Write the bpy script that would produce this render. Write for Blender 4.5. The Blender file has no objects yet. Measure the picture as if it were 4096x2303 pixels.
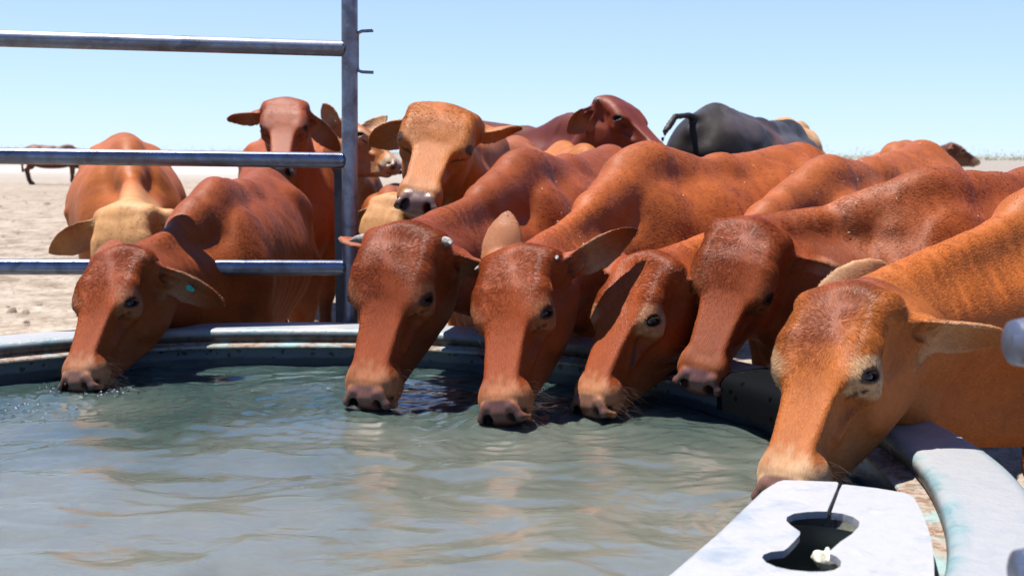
import bpy, math, random
import numpy as np
from mathutils import Vector, Matrix
rng = np.random.default_rng(7); random.seed(7)
sc = bpy.context.scene
R_ = math.radians

# ---------------------------------------------------------------- camera
CAM_Z = 1.17; F_PX = 1100.0; W_PX, H_PX = 1024, 575
PITCH = math.atan((287.5 - 152.5) / F_PX); ROLL = 0.0075
cam = bpy.data.objects.new("camera", bpy.data.cameras.new("camera"))
sc.collection.objects.link(cam); sc.camera = cam
cam.data.sensor_width = 36.0; cam.data.lens = F_PX / W_PX * 36.0
cam.data.clip_start = 0.05; cam.data.clip_end = 6000
cam.matrix_world = Matrix.Translation((0, 0, CAM_Z)) @ Matrix.Rotation(math.pi / 2 - PITCH, 4, 'X') @ Matrix.Rotation(ROLL, 4, 'Z')
cam.data.dof.use_dof = True; cam.data.dof.focus_distance = 2.6; cam.data.dof.aperture_fstop = 6.3

# ---------------------------------------------------------------- sky and sun
SUN_EL, SUN_AZ = 75.0, 284.0            # azimuth clockwise from +Y (the view direction)
sun_dir = Vector((math.sin(R_(SUN_AZ)) * math.cos(R_(SUN_EL)), math.cos(R_(SUN_AZ)) * math.cos(R_(SUN_EL)), math.sin(R_(SUN_EL))))
world = bpy.data.worlds.new("World"); sc.world = world; world.use_nodes = True
nt = world.node_tree; nt.nodes.clear()
sky = nt.nodes.new("ShaderNodeTexSky"); sky.sky_type = 'NISHITA'; sky.sun_disc = False
sky.sun_elevation = R_(SUN_EL); sky.sun_rotation = R_(SUN_AZ)
sky.altitude = 2000; sky.air_density = 1.0; sky.dust_density = 0.0; sky.ozone_density = 3.0
bg = nt.nodes.new("ShaderNodeBackground"); bg.inputs[1].default_value = 0.05
wo = nt.nodes.new("ShaderNodeOutputWorld")
tint = nt.nodes.new('ShaderNodeMix'); tint.data_type = 'RGBA'; tint.blend_type = 'MULTIPLY'; tint.inputs[0].default_value = 1; tint.inputs[7].default_value = (.92, 1.0, 1.10, 1)
pale = nt.nodes.new('ShaderNodeMix'); pale.data_type = 'RGBA'; tcw = nt.nodes.new('ShaderNodeTexCoord'); spw = nt.nodes.new('ShaderNodeSeparateXYZ'); mrw = nt.nodes.new('ShaderNodeMapRange')
nt.links.new(tcw.outputs['Generated'], spw.inputs[0]); nt.links.new(spw.outputs[2], mrw.inputs[0]); mrw.inputs[1].default_value = .0; mrw.inputs[2].default_value = .36; mrw.inputs[3].default_value = .66; mrw.inputs[4].default_value = .12
nt.links.new(mrw.outputs[0], pale.inputs[0])
mr2 = nt.nodes.new('ShaderNodeMapRange'); nt.links.new(spw.outputs[2], mr2.inputs[0]); mr2.inputs[1].default_value = .12; mr2.inputs[2].default_value = .42
tm = nt.nodes.new('ShaderNodeMix'); tm.data_type = 'RGBA'; nt.links.new(mr2.outputs[0], tm.inputs[0]); tm.inputs[6].default_value = (.92, 1.0, 1.10, 1); tm.inputs[7].default_value = (.62, 1.05, 1.75, 1); nt.links.new(tm.outputs[2], tint.inputs[7])
pale.inputs[7].default_value = (5.9, 7.8, 10.4, 1)
nt.links.new(sky.outputs[0], tint.inputs[6]); nt.links.new(tint.outputs[2], pale.inputs[6]); nt.links.new(pale.outputs[2], bg.inputs[0]); nt.links.new(bg.outputs[0], wo.inputs[0])
sun = bpy.data.objects.new("sun", bpy.data.lights.new("sun", 'SUN')); sc.collection.objects.link(sun)
sun.data.energy = 5.0; sun.data.angle = R_(0.53); sun.data.color = (1.0, 0.955, 0.89)
sun.rotation_euler = (-sun_dir).to_track_quat('-Z', 'Y').to_euler()
sc.view_settings.view_transform = 'Standard'; sc.view_settings.look = 'None'
sc.view_settings.exposure = 1.33; sc.view_settings.gamma = 1.0
sc.cycles.use_denoising = True
sc.cycles.max_bounces = 8; sc.cycles.caustics_reflective = False; sc.cycles.caustics_refractive = False

RIM_Z, WAT_Z = 0.62, 0.510
TC = np.array([-0.60, 2.06]); R_IN, R_OUT = 1.335, 1.49

def at(px, py, D=None, z=None):
    """world point seen at pixel (px,py) of a 4096x2303 picture, at ground distance D or height z"""
    x = px / 4 - 512; y = py / 4 - 287.5
    c, s = math.cos(ROLL), math.sin(ROLL); x, y = c * x + s * y, -s * x + c * y
    cp, sp = math.cos(PITCH), math.sin(PITCH)
    d = np.array([x / F_PX, cp - y / F_PX * sp, -sp - y / F_PX * cp])
    t = D / d[1] if z is None else (z - CAM_Z) / d[2]
    return np.array([0, 0, CAM_Z]) + d * t

def px_of(p):
    v = np.asarray(p, float) - np.array([0, 0, CAM_Z]); cp, sp = math.cos(PITCH), math.sin(PITCH)
    f = v[..., 1] * cp - v[..., 2] * sp; u = v[..., 1] * sp + v[..., 2] * cp
    x = v[..., 0] / f * F_PX; y = -u / f * F_PX
    c, s = math.cos(ROLL), math.sin(ROLL); x, y = c * x - s * y, s * x + c * y
    return (x + 512) * 4, (y + 287.5) * 4, f

# ---------------------------------------------------------------- object helpers
def tag(o, label=None, cat=None, group=None, kind=None):
    for k, v in (("label", label), ("category", cat), ("group", group), ("kind", kind)):
        if v: o[k] = v
    return o
def link(o, parent=None):
    sc.collection.objects.link(o)
    if parent is not None: o.parent = parent; o.matrix_parent_inverse = parent.matrix_world.inverted()
    return o
def empty(name, loc, label, cat, group=None):
    o = bpy.data.objects.new(name, None); o.location = tuple(float(v) for v in loc); o.empty_display_size = .1
    sc.collection.objects.link(o); o.matrix_world = Matrix.Translation(o.location)
    return tag(o, label, cat, group)
def mesh_np(name, V, F, mat, parent=None, smooth=True, cols=None):
    V = np.asarray(V, np.float32); F = np.asarray(F, np.int32); n = F.shape[1]
    me = bpy.data.meshes.new(name); me.vertices.add(len(V)); me.vertices.foreach_set("co", V.ravel())
    me.loops.add(F.size); me.loops.foreach_set("vertex_index", F.ravel())
    me.polygons.add(len(F)); me.polygons.foreach_set("loop_start", np.arange(0, F.size, n, dtype=np.int32))
    me.polygons.foreach_set("use_smooth", np.full(len(F), smooth))
    me.update(calc_edges=True)
    if cols:
        for k, a in cols.items():
            a = np.asarray(a, np.float32)
            if a.ndim == 1:
                at_ = me.attributes.new(k, 'FLOAT', 'POINT'); at_.data.foreach_set("value", a)
            else:
                at_ = me.color_attributes.new(k, 'FLOAT_COLOR', 'POINT')
                at_.data.foreach_set("color", np.c_[a, np.ones(len(a))].astype(np.float32).ravel())
    if mat: me.materials.append(mat)
    return link(bpy.data.objects.new(name, me), parent)
class MB:
    """collects polygons into one mesh"""
    def __init__(s): s.v = []; s.f = []
    def add(s, V, F):
        o = len(s.v); s.v += [tuple(map(float, p)) for p in V]; s.f += [tuple(i + o for i in f) for f in F]; return s
    def tube(s, pts, r, n=16, cap=True):
        pts = [Vector(tuple(map(float, p))) for p in pts]; rr = r if hasattr(r, '__len__') else [r] * len(pts)
        V, F = [], []; prev = None
        for i, p in enumerate(pts):
            d = (pts[min(i + 1, len(pts) - 1)] - pts[max(i - 1, 0)]).normalized()
            if prev is None: a = d.orthogonal().normalized()
            else: a = (prev - d * prev.dot(d)).normalized()
            prev = a; b = d.cross(a)
            for k in range(n):
                t = 2 * math.pi * k / n; V.append(p + (a * math.cos(t) + b * math.sin(t)) * rr[i])
        for i in range(len(pts) - 1):
            for k in range(n):
                k2 = (k + 1) % n; F.append((i * n + k, i * n + k2, (i + 1) * n + k2, (i + 1) * n + k))
        if cap: F.append(tuple(range(n - 1, -1, -1))); F.append(tuple((len(pts) - 1) * n + k for k in range(n)))
        return s.add(V, F)
    def box(s, c, d, rot=None):
        V = [Vector((x * d[0] / 2, y * d[1] / 2, z * d[2] / 2)) for x in (-1, 1) for y in (-1, 1) for z in (-1, 1)]
        if rot is not None: V = [rot @ v for v in V]
        c = Vector(tuple(map(float, c)))
        return s.add([v + c for v in V], [(0, 1, 3, 2), (4, 6, 7, 5), (0, 4, 5, 1), (2, 3, 7, 6), (0, 2, 6, 4), (1, 5, 7, 3)])
    def build(s, name, mat, parent=None, smooth=True, bevel=0):
        me = bpy.data.meshes.new(name); me.from_pydata(s.v, [], s.f)
        me.polygons.foreach_set("use_smooth", [smooth] * len(me.polygons)); me.update()
        if mat: me.materials.append(mat)
        o = link(bpy.data.objects.new(name, me), parent)
        if smooth: 
            try: me.set_sharp_from_angle(angle=R_(40))
            except Exception: pass
        if bevel:
            m = o.modifiers.new("b", 'BEVEL'); m.width = bevel; m.segments = 3; m.limit_method = 'ANGLE'
        return o

ALB = .66     # overall scale on every base colour, set against this exposure
class NT:
    def __init__(s, name):
        s.m = bpy.data.materials.new(name); s.m.use_nodes = True; s.t = s.m.node_tree
        s.b = s.t.nodes["Principled BSDF"]; s.out = s.t.nodes["Material Output"]
    def n(s, typ, **kw):
        o = s.t.nodes.new("ShaderNode" + typ)
        for k, v in kw.items():
            if k.startswith("i_"):
                key = k[2:]; key = int(key) if key.isdigit() else key.replace("_", " ")
                s.put(o.inputs[key], v)
            else: setattr(o, k, v)
        return o
    def put(s, sock, v):
        if hasattr(v, "is_output") or isinstance(v, bpy.types.NodeSocket): s.t.links.new(v, sock)
        elif isinstance(v, (tuple, list)) and len(v) == 3 and sock.type == 'RGBA': sock.default_value = (*v, 1)
        else: sock.default_value = v
    def set(s, **kw):
        for k, v in kw.items():
            if k == "Base_Color": v = tuple(c * ALB for c in v) if isinstance(v, tuple) else s.mix(1.0, v, (ALB, ALB, ALB), 'MULTIPLY')
            s.put(s.b.inputs[k.replace("_", " ")], v)
        return s
    def coord(s, which="Object", scale=(1, 1, 1), rot=(0, 0, 0)):
        c = s.n("TexCoord"); m = s.n("Mapping"); s.t.links.new(c.outputs[which], m.inputs[0])
        m.inputs["Scale"].default_value = scale; m.inputs["Rotation"].default_value = rot; return m.outputs[0]
    def noise(s, vec, scale, detail=4, rough=.55, dist=0.0):
        return s.n("TexNoise", i_Vector=vec, i_Scale=scale, i_Detail=detail, i_Roughness=rough, i_Distortion=dist).outputs["Fac"]
    def ramp(s, fac, stops):
        r = s.n("ValToRGB"); s.put(r.inputs[0], fac); e = r.color_ramp.elements
        while len(e) < len(stops): e.new(.5)
        for q, (p, c) in zip(e, stops):
            q.position = p; q.color = (*c, 1) if not isinstance(c, (int, float)) else (c, c, c, 1)
        return r.outputs[0]
    def mix(s, fac, a, b, mode='MIX'):
        m = s.n("Mix", data_type='RGBA', blend_type=mode); s.put(m.inputs[0], fac); s.put(m.inputs[6], a); s.put(m.inputs[7], b)
        return m.outputs[2]
    def math(s, op, a, b=0.0, c=0.0):
        m = s.n("Math", operation=op); s.put(m.inputs[0], a); s.put(m.inputs[1], b); s.put(m.inputs[2], c); return m.outputs[0]
    def bump(s, h, dist, strength=1.0, normal=None):
        b = s.n("Bump"); s.put(b.inputs["Height"], h); b.inputs["Distance"].default_value = dist
        b.inputs["Strength"].default_value = strength
        if normal is not None: s.put(b.inputs["Normal"], normal)
        return b.outputs[0]

# ---------------------------------------------------------------- distance-field modelling (numpy)
def nrm(v): v = np.asarray(v, float); return v / np.linalg.norm(v)
class P_:   # one primitive
    __slots__ = ("f", "k", "sub")
    def __init__(s, f, k=.03, sub=False): s.f = f; s.k = k; s.sub = sub
def ell(c, r, k=.03, R=None, sub=False):
    c = np.asarray(c, np.float32); r = np.asarray(r, np.float32); Rm = None if R is None else np.asarray(R, np.float32)
    def f(P):
        q = P - c
        if Rm is not None: q = q @ Rm          # columns of R = local axes
        a = np.sqrt(((q / r) ** 2).sum(1)) + 1e-6; b = np.sqrt(((q / r ** 2) ** 2).sum(1)) + 1e-6
        return a * (a - 1) / b
    return P_(f, k, sub)
def cone(a, b, ra, rb, k=.03, sub=False):
    a = np.asarray(a, np.float32); b = np.asarray(b, np.float32); ab = b - a; L2 = float(ab @ ab) + 1e-9
    def f(P):
        q = P - a; t = np.clip((q @ ab) / L2, 0, 1)
        return np.sqrt(((q - t[:, None] * ab) ** 2).sum(1)) - (ra + (rb - ra) * t)
    return P_(f, k, sub)
def xf(prims, M, s=1.0):
    """move primitives given in a local frame into the world: p = M3*s*q + t"""
    M = np.asarray(M, np.float32); A = M[:3, :3]; t = M[:3, 3]
    return [P_((lambda P, f=p.f: f(((P - t) @ A) / np.float32(s)) * s), p.k * s, p.sub) for p in prims]
def combine(d, e, p):
    k = p.k
    if p.sub:
        h = np.clip(.5 - .5 * (d + e) / k, 0, 1); return d * (1 - h) - e * h + k * h * (1 - h)
    h = np.clip(.5 + .5 * (d - e) / k, 0, 1); return d * (1 - h) + e * h - k * h * (1 - h)
def field(prims, P):
    d = np.full(len(P), 1e3, np.float32)
    for p in prims:
        e = p.f(P).astype(np.float32)
        d = np.minimum(d, e) if (not p.sub and d[0] > 500 and d.min() > 500) else combine(d, e, p)
    return d
NB = 8
def mesh_sdf(prims, lo, hi, h, keep=None, newton=2):
    lo = np.asarray(lo, np.float32); hi = np.asarray(hi, np.float32); B = NB * h
    nb = np.ceil((hi - lo) / B).astype(int)
    I = np.stack(np.meshgrid(*[np.arange(n) for n in nb], indexing='ij'), -1).reshape(-1, 3)
    C = (lo + (I + .5) * B).astype(np.float32); rad = B * .8661
    E = np.stack([p.f(C) for p in prims], 1).astype(np.float32)
    d = np.full(len(C), 1e3, np.float32)
    for j, p in enumerate(prims): d = np.minimum(d, E[:, j]) if j == 0 else combine(d, E[:, j], p)
    sel = np.abs(d) < rad * 1.6 + .01
    if keep is not None: sel &= keep(C) > -rad * 1.2
    I, C, d, E = I[sel], C[sel], d[sel], E[sel]
    g = np.arange(NB + 1); G = np.stack(np.meshgrid(g, g, g, indexing='ij'), -1).reshape(-1, 3)
    n3 = len(G); nblk = len(I)
    D = np.full((nblk, n3), 1e3, np.float32); off = (G * h).astype(np.float32)
    def evalblocks(Pfun, D):
        first = True
        for j, p in enumerate(prims):
            if p.sub: m = E[:, j] < rad * 2.5 + p.k
            else: m = E[:, j] < np.abs(d) + rad * 3.2 + 2.5 * p.k
            ix = np.nonzero(m)[0]
            if not len(ix): continue
            P = Pfun(ix); e = p.f(P).reshape(len(ix), -1).astype(np.float32)
            cur = D[ix]; D[ix] = combine(np.minimum(cur, 5.0 if not p.sub else 1e3), e, p) if not p.sub else combine(cur, e, p)
        return D
    org = (lo + I * B).astype(np.float32)
    D = evalblocks(lambda ix: (org[ix][:, None, :] + off[None]).reshape(-1, 3), D)
    D = D.reshape(nblk, NB + 1, NB + 1, NB + 1); S = D < 0
    # cells
    cnt = sum(S[:, a:NB + a, b:NB + b, c:NB + c].astype(np.int8) for a in (0, 1) for b in (0, 1) for c in (0, 1))
    act = np.nonzero((cnt > 0) & (cnt < 8))
    acc = np.zeros((len(act[0]), 3), np.float32); num = np.zeros(len(act[0]), np.float32)
    bi, ci, cj, ck = act
    for ax in range(3):
        o1, o2 = [(1, 2), (0, 2), (0, 1)][ax]
        for u in (0, 1):
            for v in (0, 1):
                o = [0, 0, 0]; o[o1] = u; o[o2] = v; q = list(o); q[ax] = 1
                d0 = D[bi, ci + o[0], cj + o[1], ck + o[2]]; d1 = D[bi, ci + q[0], cj + q[1], ck + q[2]]
                m = (d0 < 0) != (d1 < 0); t = np.where(m, d0 / np.where(m, d0 - d1, 1), 0)
                pt = np.tile(np.array(o, np.float32), (len(t), 1)); pt[:, ax] += t
                acc += np.where(m[:, None], pt, 0); num += m
    cell = np.stack([ci, cj, ck], 1); gi = I[bi] * NB + cell
    V = lo + (gi + acc / num[:, None]) * h
    N1, N2 = nb[1] * NB + 2, nb[2] * NB + 2
    key = lambda g: (g[:, 0].astype(np.int64) * N1 + g[:, 1]) * N2 + g[:, 2]
    K = key(gi); order = np.argsort(K); Ks = K[order]
    quads = []
    for ax in range(3):
        o1, o2 = [(1, 2), (2, 0), (0, 1)][ax]
        sl0 = [slice(None)] + [slice(0, NB)] * 3; sl1 = list(sl0); sl1[ax + 1] = slice(1, NB + 1)
        e0, e1 = S[tuple(sl0)], S[tuple(sl1)]
        for flip in (False, True):
            m = np.nonzero((e0 & ~e1) if not flip else (~e0 & e1))
            g0 = I[m[0]] * NB + np.stack(m[1:], 1)
            idx = []; ok = np.ones(len(g0), bool)
            for (a, b) in ((0, 0), (-1, 0), (-1, -1), (0, -1)):
                q = g0.copy(); q[:, o1] += a; q[:, o2] += b; k = key(q)
                j = np.clip(np.searchsorted(Ks, k), 0, len(Ks) - 1); ok &= (Ks[j] == k) & (q.min(1) >= 0); idx.append(order[j])
            Q = np.stack(idx, 1)[ok]
            quads.append(Q[:, ::-1] if flip else Q)
    Q = np.concatenate(quads)
    if keep is not None:
        fc = V[Q].mean(1); Q = Q[keep(fc.astype(np.float32)) > -1.5 * h]
    used = np.unique(Q); rm = np.full(len(V), -1); rm[used] = np.arange(len(used)); V = V[used].astype(np.float32); Q = rm[Q]
    bi = bi[used]
    # newton projection + normals; group vertices by block
    def fv(Pts):
        dd = np.full(len(Pts), 1e3, np.float32)
        for j, p in enumerate(prims):
            Ej = E[bi, j]
            m = (Ej < rad * 2.5 + p.k) if p.sub else (Ej < np.abs(d[bi]) + rad * 3.2 + 2.5 * p.k)
            ix = np.nonzero(m)[0]
            if len(ix): dd[ix] = combine(np.minimum(dd[ix], 5.0) if not p.sub else dd[ix], p.f(Pts[ix]).astype(np.float32), p)
        return dd
    e = h * .3
    for it in range(newton):
        f0 = fv(V); gr = np.stack([fv(V + np.eye(3, dtype=np.float32)[a] * e) - f0 for a in range(3)], 1) / e
        g2 = (gr ** 2).sum(1); st = -gr * (f0 / np.maximum(g2, .05))[:, None]
        L = np.sqrt((st ** 2).sum(1)); st *= np.minimum(1, h * .6 / np.maximum(L, 1e-9))[:, None]; V = V + st
    N = gr / np.maximum(np.sqrt(g2), 1e-6)[:, None]
    return V.astype(np.float32), Q.astype(np.int32), N.astype(np.float32)

# ---------------------------------------------------------------- cattle anatomy
# head frame: x poll -> muzzle, y animal's left, z up from the face;  metres for a 0.47 m head
YS = 1.12
EYE = np.array([.190, .0790, -.046]); EYE_R = .0222
def eyeframe(s):
    """along the opening (towards the inner corner), outwards, up"""
    o = nrm((.08, s * .86, .50)); a = nrm(np.array([.62, 0, .785]) - o * (o @ np.array([.62, 0, .785]))); u = np.cross(a, o)
    return a, o, u * (1 if u @ np.array([-.785, 0, .62]) > 0 else -1)
def head_prims(v):
    """v: per-animal variation"""
    w = v.get("wide", 1.0); dome = v.get("dome", 0.0); mz = v.get("muz", 1.0)
    XT = [-.03, .0, .03, .08, .13, .18, .215, .25, .29, .33, .37, .41, .45]
    ZT = [-.060, -.020, -.003, .007 + dome, .009 + dome, .001 + dome * .5, -.007, -.012, -.015, -.017, -.018, -.022, -.040]
    HT = [.060, .075, .086, .092, .093, .090, .078, .062, .051, .045, .043, .048, .045]
    ZB = [-.17, -.220, -.255, -.280, -.286, -.278, -.264, -.246, -.222, -.196, -.170, -.146, -.12]
    HB = [.048, .060, .068, .070, .064, .050, .043, .037, .033, .030, .030, .034, .034]
    RR = [.03, .034, .036, .036, .034, .028, .020, .016, .014, .013, .013, .016, .02]
    xd = np.linspace(-.03, .45, 97); ker = np.exp(-np.linspace(-2.2, 2.2, 13) ** 2); ker /= ker.sum()
    sm = lambda T: np.convolve(np.pad(np.interp(xd, XT, T), 6, mode='edge'), ker, 'valid')
    ZT, HT, ZB, HB, RR = [sm(T) for T in (ZT, HT, ZB, HB, RR)]; XT = xd
    def skull(P):
        x, y, z = P.T; zt = np.interp(x, XT, ZT); zb = np.interp(x, XT, ZB); ht = np.interp(x, XT, HT) * w; hb = np.interp(x, XT, HB); r = np.interp(x, XT, RR)
        u = np.clip((z - zb) / (zt - zb), 0, 1); hy = hb + (ht - hb) * (u * u * (3 - 2 * u)) ** .8
        q0 = np.abs(x - .205) - .225 + r; q1 = np.abs(y) - hy + r; q2 = np.abs(z - (zt + zb) / 2) - (zt - zb) / 2 + r
        q1 = q1 + .0
        return (np.sqrt(np.maximum(q0, 0) ** 2 + np.maximum(q1, 0) ** 2 + np.maximum(q2, 0) ** 2) + np.minimum(np.maximum(np.maximum(q0, q1), q2), 0) - r) * .92
    L = [P_(skull, .03),
         ell((.02, 0, -.040), (.040, .066 * w, .036), .03)]
    for s in (1, -1):
        L += [
            ell((.125, s * .052 * w, -.155), (.105, .036, .090), .03),             # cheek muscle
            ell((.060, s * .052, -.195), (.055, .028, .055), .03),                 # jaw angle
            cone((.135, s * .070 * w, -.026), (.200, s * .078 * w, -.036), .020, .018, .03),   # brow
            cone((.205, s * .076, -.080), (.30, s * .040, -.080), .016, .010, .02),# cheek bone
            ell((.03, s * .078 * w, -.045), (.030, .024, .026), .025),             # horn boss
            ell((.105, s * .108 * w, -.085), (.048, .020, .030), .03, None, True), # temple hollow
            ell((.258, s * .070, -.052), (.055, .020, .032), .03, None, True),     # hollow before the eye
            ell((.405, s * .0375 * mz, -.066), (.042, .022, .034), .024),                # muzzle sides, upper lip
            ell((.405, s * .0355 * mz, -.095), (.045, .020, .022), .014),
        ]
    L += [ell((.425, 0, -.066), (.042, .047 * mz, .040), .02),
          ell((.452, 0, -.070), (.022, .045, .034), .014),                         # nose pad
          ell((.400, 0, -.125), (.042, .036, .024), .02)]                          # chin
    for s in (1, -1):
        L += [cone((.440, s * .030, -.040), (.462, s * .044, -.056), .0125, .011, .010),  # nostril wing
              cone((.462, s * .044, -.056), (.450, s * .051, -.078), .011, .012, .008)]
    for s in (1, -1):
        L += [ell((.464, s * .0310, -.056), (.026, .0105, .0175), .004, rot3((s * .55, 0, s * -.35)), True),
              ell((.452, s * .0400, -.066), (.024, .0080, .0110), .004, rot3((s * .3, 0, s * -.5)), True)]
        # mouth line
        L += [cone((.355, s * .052, -.113), (.435, s * .050, -.110), .0035, .0035, .006, True)]
    L = [P_((lambda P, f=p.f: f(P * np.array([1, 1 / YS, 1], np.float32))), p.k, p.sub) for p in L]
    for s in (1, -1):
        # eye: lids as a shell round the eyeball, then the opening
        e = EYE * np.array([1, s, 1]); a, o, u = eyeframe(s); F3 = np.stack([a, o, u], 1)
        L += [ell(e - o * 0.0087, (0.0400, 0.0209, 0.0348), 0.0261, F3),
              ell(e, (0.0278, 0.0257, 0.0252), 0.0078, F3)]
        L += [ell(e + o * 0.0209, (0.0222, 0.0191, 0.0135 * v.get("open", .82)), 0.0026, F3, True)]
        L += [ell(e, (0.0204, 0.0209, 0.0204), 0.0017, None, True)]
        L += [cone(e - a * 0.0226 + o * 0.0130 + u * 0.0078, e + u * 0.0161 + o * 0.0196, 0.0043, 0.0057, 0.0070),
              cone(e + u * 0.0161 + o * 0.0196, e + a * 0.0226 + o * 0.0130 + u * 0.0070, 0.0057, 0.0039, 0.0070),
              cone(e - a * 0.0209 + o * 0.0070 + u * 0.0261, e + a * 0.0174 + o * 0.0070 + u * 0.0278, 0.0043, 0.0043, 0.0078),
              cone(e - a * 0.0174 + o * 0.0139 - u * 0.0152, e + a * 0.0174 + o * 0.0139 - u * 0.0152, 0.0039, 0.0035, 0.0061),
              cone(e - a * 0.0122 + o * 0.0087 - u * 0.0244, e + a * 0.0226 + o * 0.0087 - u * 0.0226, 0.0030, 0.0026, 0.0078)]
    for i, (q, k) in enumerate(v.get("wrinkle", ())): pass
    return L
def rot3(e):
    from mathutils import Euler
    return np.array(Euler(e).to_matrix(), np.float32)

class Ear:
    """leaf-shaped cupped ear: base b, tip direction u, opening direction w (unit, head frame)"""
    def __init__(s, b, u, w, L=.19, W=.052, cup=.55, k=.02):
        s.b = np.asarray(b, np.float32); s.u = nrm(u).astype(np.float32)
        w = np.asarray(w, float); w = nrm(w - s.u * (w @ s.u)); s.w = w.astype(np.float32); s.v = np.cross(s.w, s.u).astype(np.float32)
        s.L, s.W, s.cup, s.k = L, W, cup, k
    def loc(s, P):
        q = P - s.b; return q @ s.u, q @ s.v, q @ s.w
    def f(s, P):
        a, v, w = s.loc(P); L, W = s.L, s.W
        q = np.clip(a / L, 0, 1)
        hw = W * np.clip(np.interp(q, [0, .12, .3, .5, .7, .85, .95, 1], [.50, .62, .92, 1.0, .86, .58, .30, .06]), .03, 1)
        c = s.cup * (1.25 - .75 * q)
        sheet = np.abs(w - c * v * v / W + .010 * np.sin(q * 3) - .020 * (1 - q) ** 2 * 0) - .0006
        dv = np.abs(v) - hw + .004; da = np.abs(a - L / 2) - L / 2 + .003
        m = np.maximum(np.maximum(sheet, dv), da); o = np.sqrt(np.maximum(sheet, 0) ** 2 + np.maximum(dv, 0) ** 2 + np.maximum(da, 0) ** 2)
        return (np.where(m > 0, o, m) - .0038) * .8
    def prims(s, hd):
        base = cone(hd, s.b + s.u * .045, .038, s.W * .50, .035)
        cut = ell(s.b + s.u * .060 + s.w * .017, (.050, .017, .014), .008, np.stack([s.u, s.v, s.w], 1), True)
        return [base, P_(s.f, .016), cut]

def body_prims(v):
    """body frame: x forward, y left, z up, origin on the ground under the withers; withers about 1.2 m"""
    fat = v.get("fat", 1.0); hump = v.get("hump", 1.0); LEN = v.get("len", 1.0)
    X = lambda x: x * LEN if x < 0 else x
    cr = v.get("croup", .035)
    L = [
        ell((X(-.30), 0, .80), (.50, .235 * fat, .29), .05),
        ell((X(-.66), 0, .79), (.42, .26 * fat, .27), .08),
        ell((X(-1.02), 0, .92 + cr * .8), (.28, .195 * fat, .21), .09),
        ell((X(-.75), 0, .92 + cr * .6), (.35, .19 * fat, .19), .08),
        cone((.02, 0, 1.09), (X(-.45), 0, 1.065 + cr * .3), .045, .055, .07),
        cone((X(-.45), 0, 1.065 + cr * .3), (X(-1.0), 0, 1.075 + cr), .055, .06, .07),
        cone((X(-1.0), 0, 1.075 + cr), (X(-1.24), 0, 1.03 + cr * .5), .06, .045, .05),
        ell((.02, 0, .97), (.20, .10, .11), .07),
        ell((-.05, 0, 1.095), (.19, .042, .075 * hump + .025), .085),
        ell((.12, 0, .72), (.20, .155, .23), .06),
        ell((.235, 0, .60), (.09, .075, .12), .06),
        ell((X(-.55), 0, .58), (.5, .13, .10), .10),
    ]
    for s in (1, -1):
        L += [
            ell((.03, s * .125, .80), (.13, .060, .22), .09, rot3((s * .12, .25, 0))),
            ell((.10, s * .15, .70), (.09, .06, .10), .05),
            cone((-.01, s * .075, .98), (.06, s * .15, .80), .022, .040, .11),      # shoulder blade edge
            cone((X(-.86), s * .13, 1.05), (X(-.95), s * .165, 1.00), .055, .05, .08),   # hook bones
            cone((X(-1.18), s * .07, 1.00), (X(-1.23), s * .08, .96), .05, .05, .07),  # pin bones
            ell((X(-1.08), s * .125, .78), (.17, .095, .25), .06),
            cone((X(-1.02), s * .14, .72), (X(-1.13), s * .14, .50), .115, .060, .06),
            cone((X(-1.10), s * .14, .56), (X(-1.23), s * .135, .44), .060, .044, .04),
            cone((X(-1.23), s * .135, .44), (X(-1.17), s * .135, .12), .042, .030, .02),
            cone((X(-1.17), s * .135, .14), (X(-1.13), s * .135, .06), .036, .036, .02),
            cone((X(-1.12), s * .135, .055), (X(-1.10), s * .135, .028), .045, .052, .01),
            cone((.06, s * .135, .62), (.05, s * .125, .40), .080, .048, .05),
            cone((.05, s * .125, .40), (.055, s * .125, .34), .050, .046, .02),
            cone((.05, s * .125, .36), (.04, s * .125, .12), .038, .030, .02),
            cone((.04, s * .125, .13), (.07, s * .125, .055), .036, .036, .02),
            cone((.075, s * .125, .055), (.09, s * .125, .028), .044, .052, .01),
        ]
        if v.get("ribs"):
            for i in range(7):
                x = X(-.20 - .085 * i)
                L.append(cone((x + .02, s * .10 * fat, 1.00), (x - .03, s * .225 * fat, .80), .012, .018, .025))
                L.append(cone((x - .03, s * .225 * fat, .80), (x - .10, s * .205 * fat, .62), .018, .012, .025))
    T = v.get("tail")
    if T is None: T = [(X(-1.27), 0, 1.02), (X(-1.34), 0, .90), (X(-1.36), 0, .65), (X(-1.34), 0, .40)]
    tr = v.get("tail_r", .034); L.append(poly(T, [tr - tr * .19 * i for i in range(len(T))], .03))
    L.append(cone(T[-2], T[-1], .02, .040, .03)) if v.get("tuft", 1) else None
    return L

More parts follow.
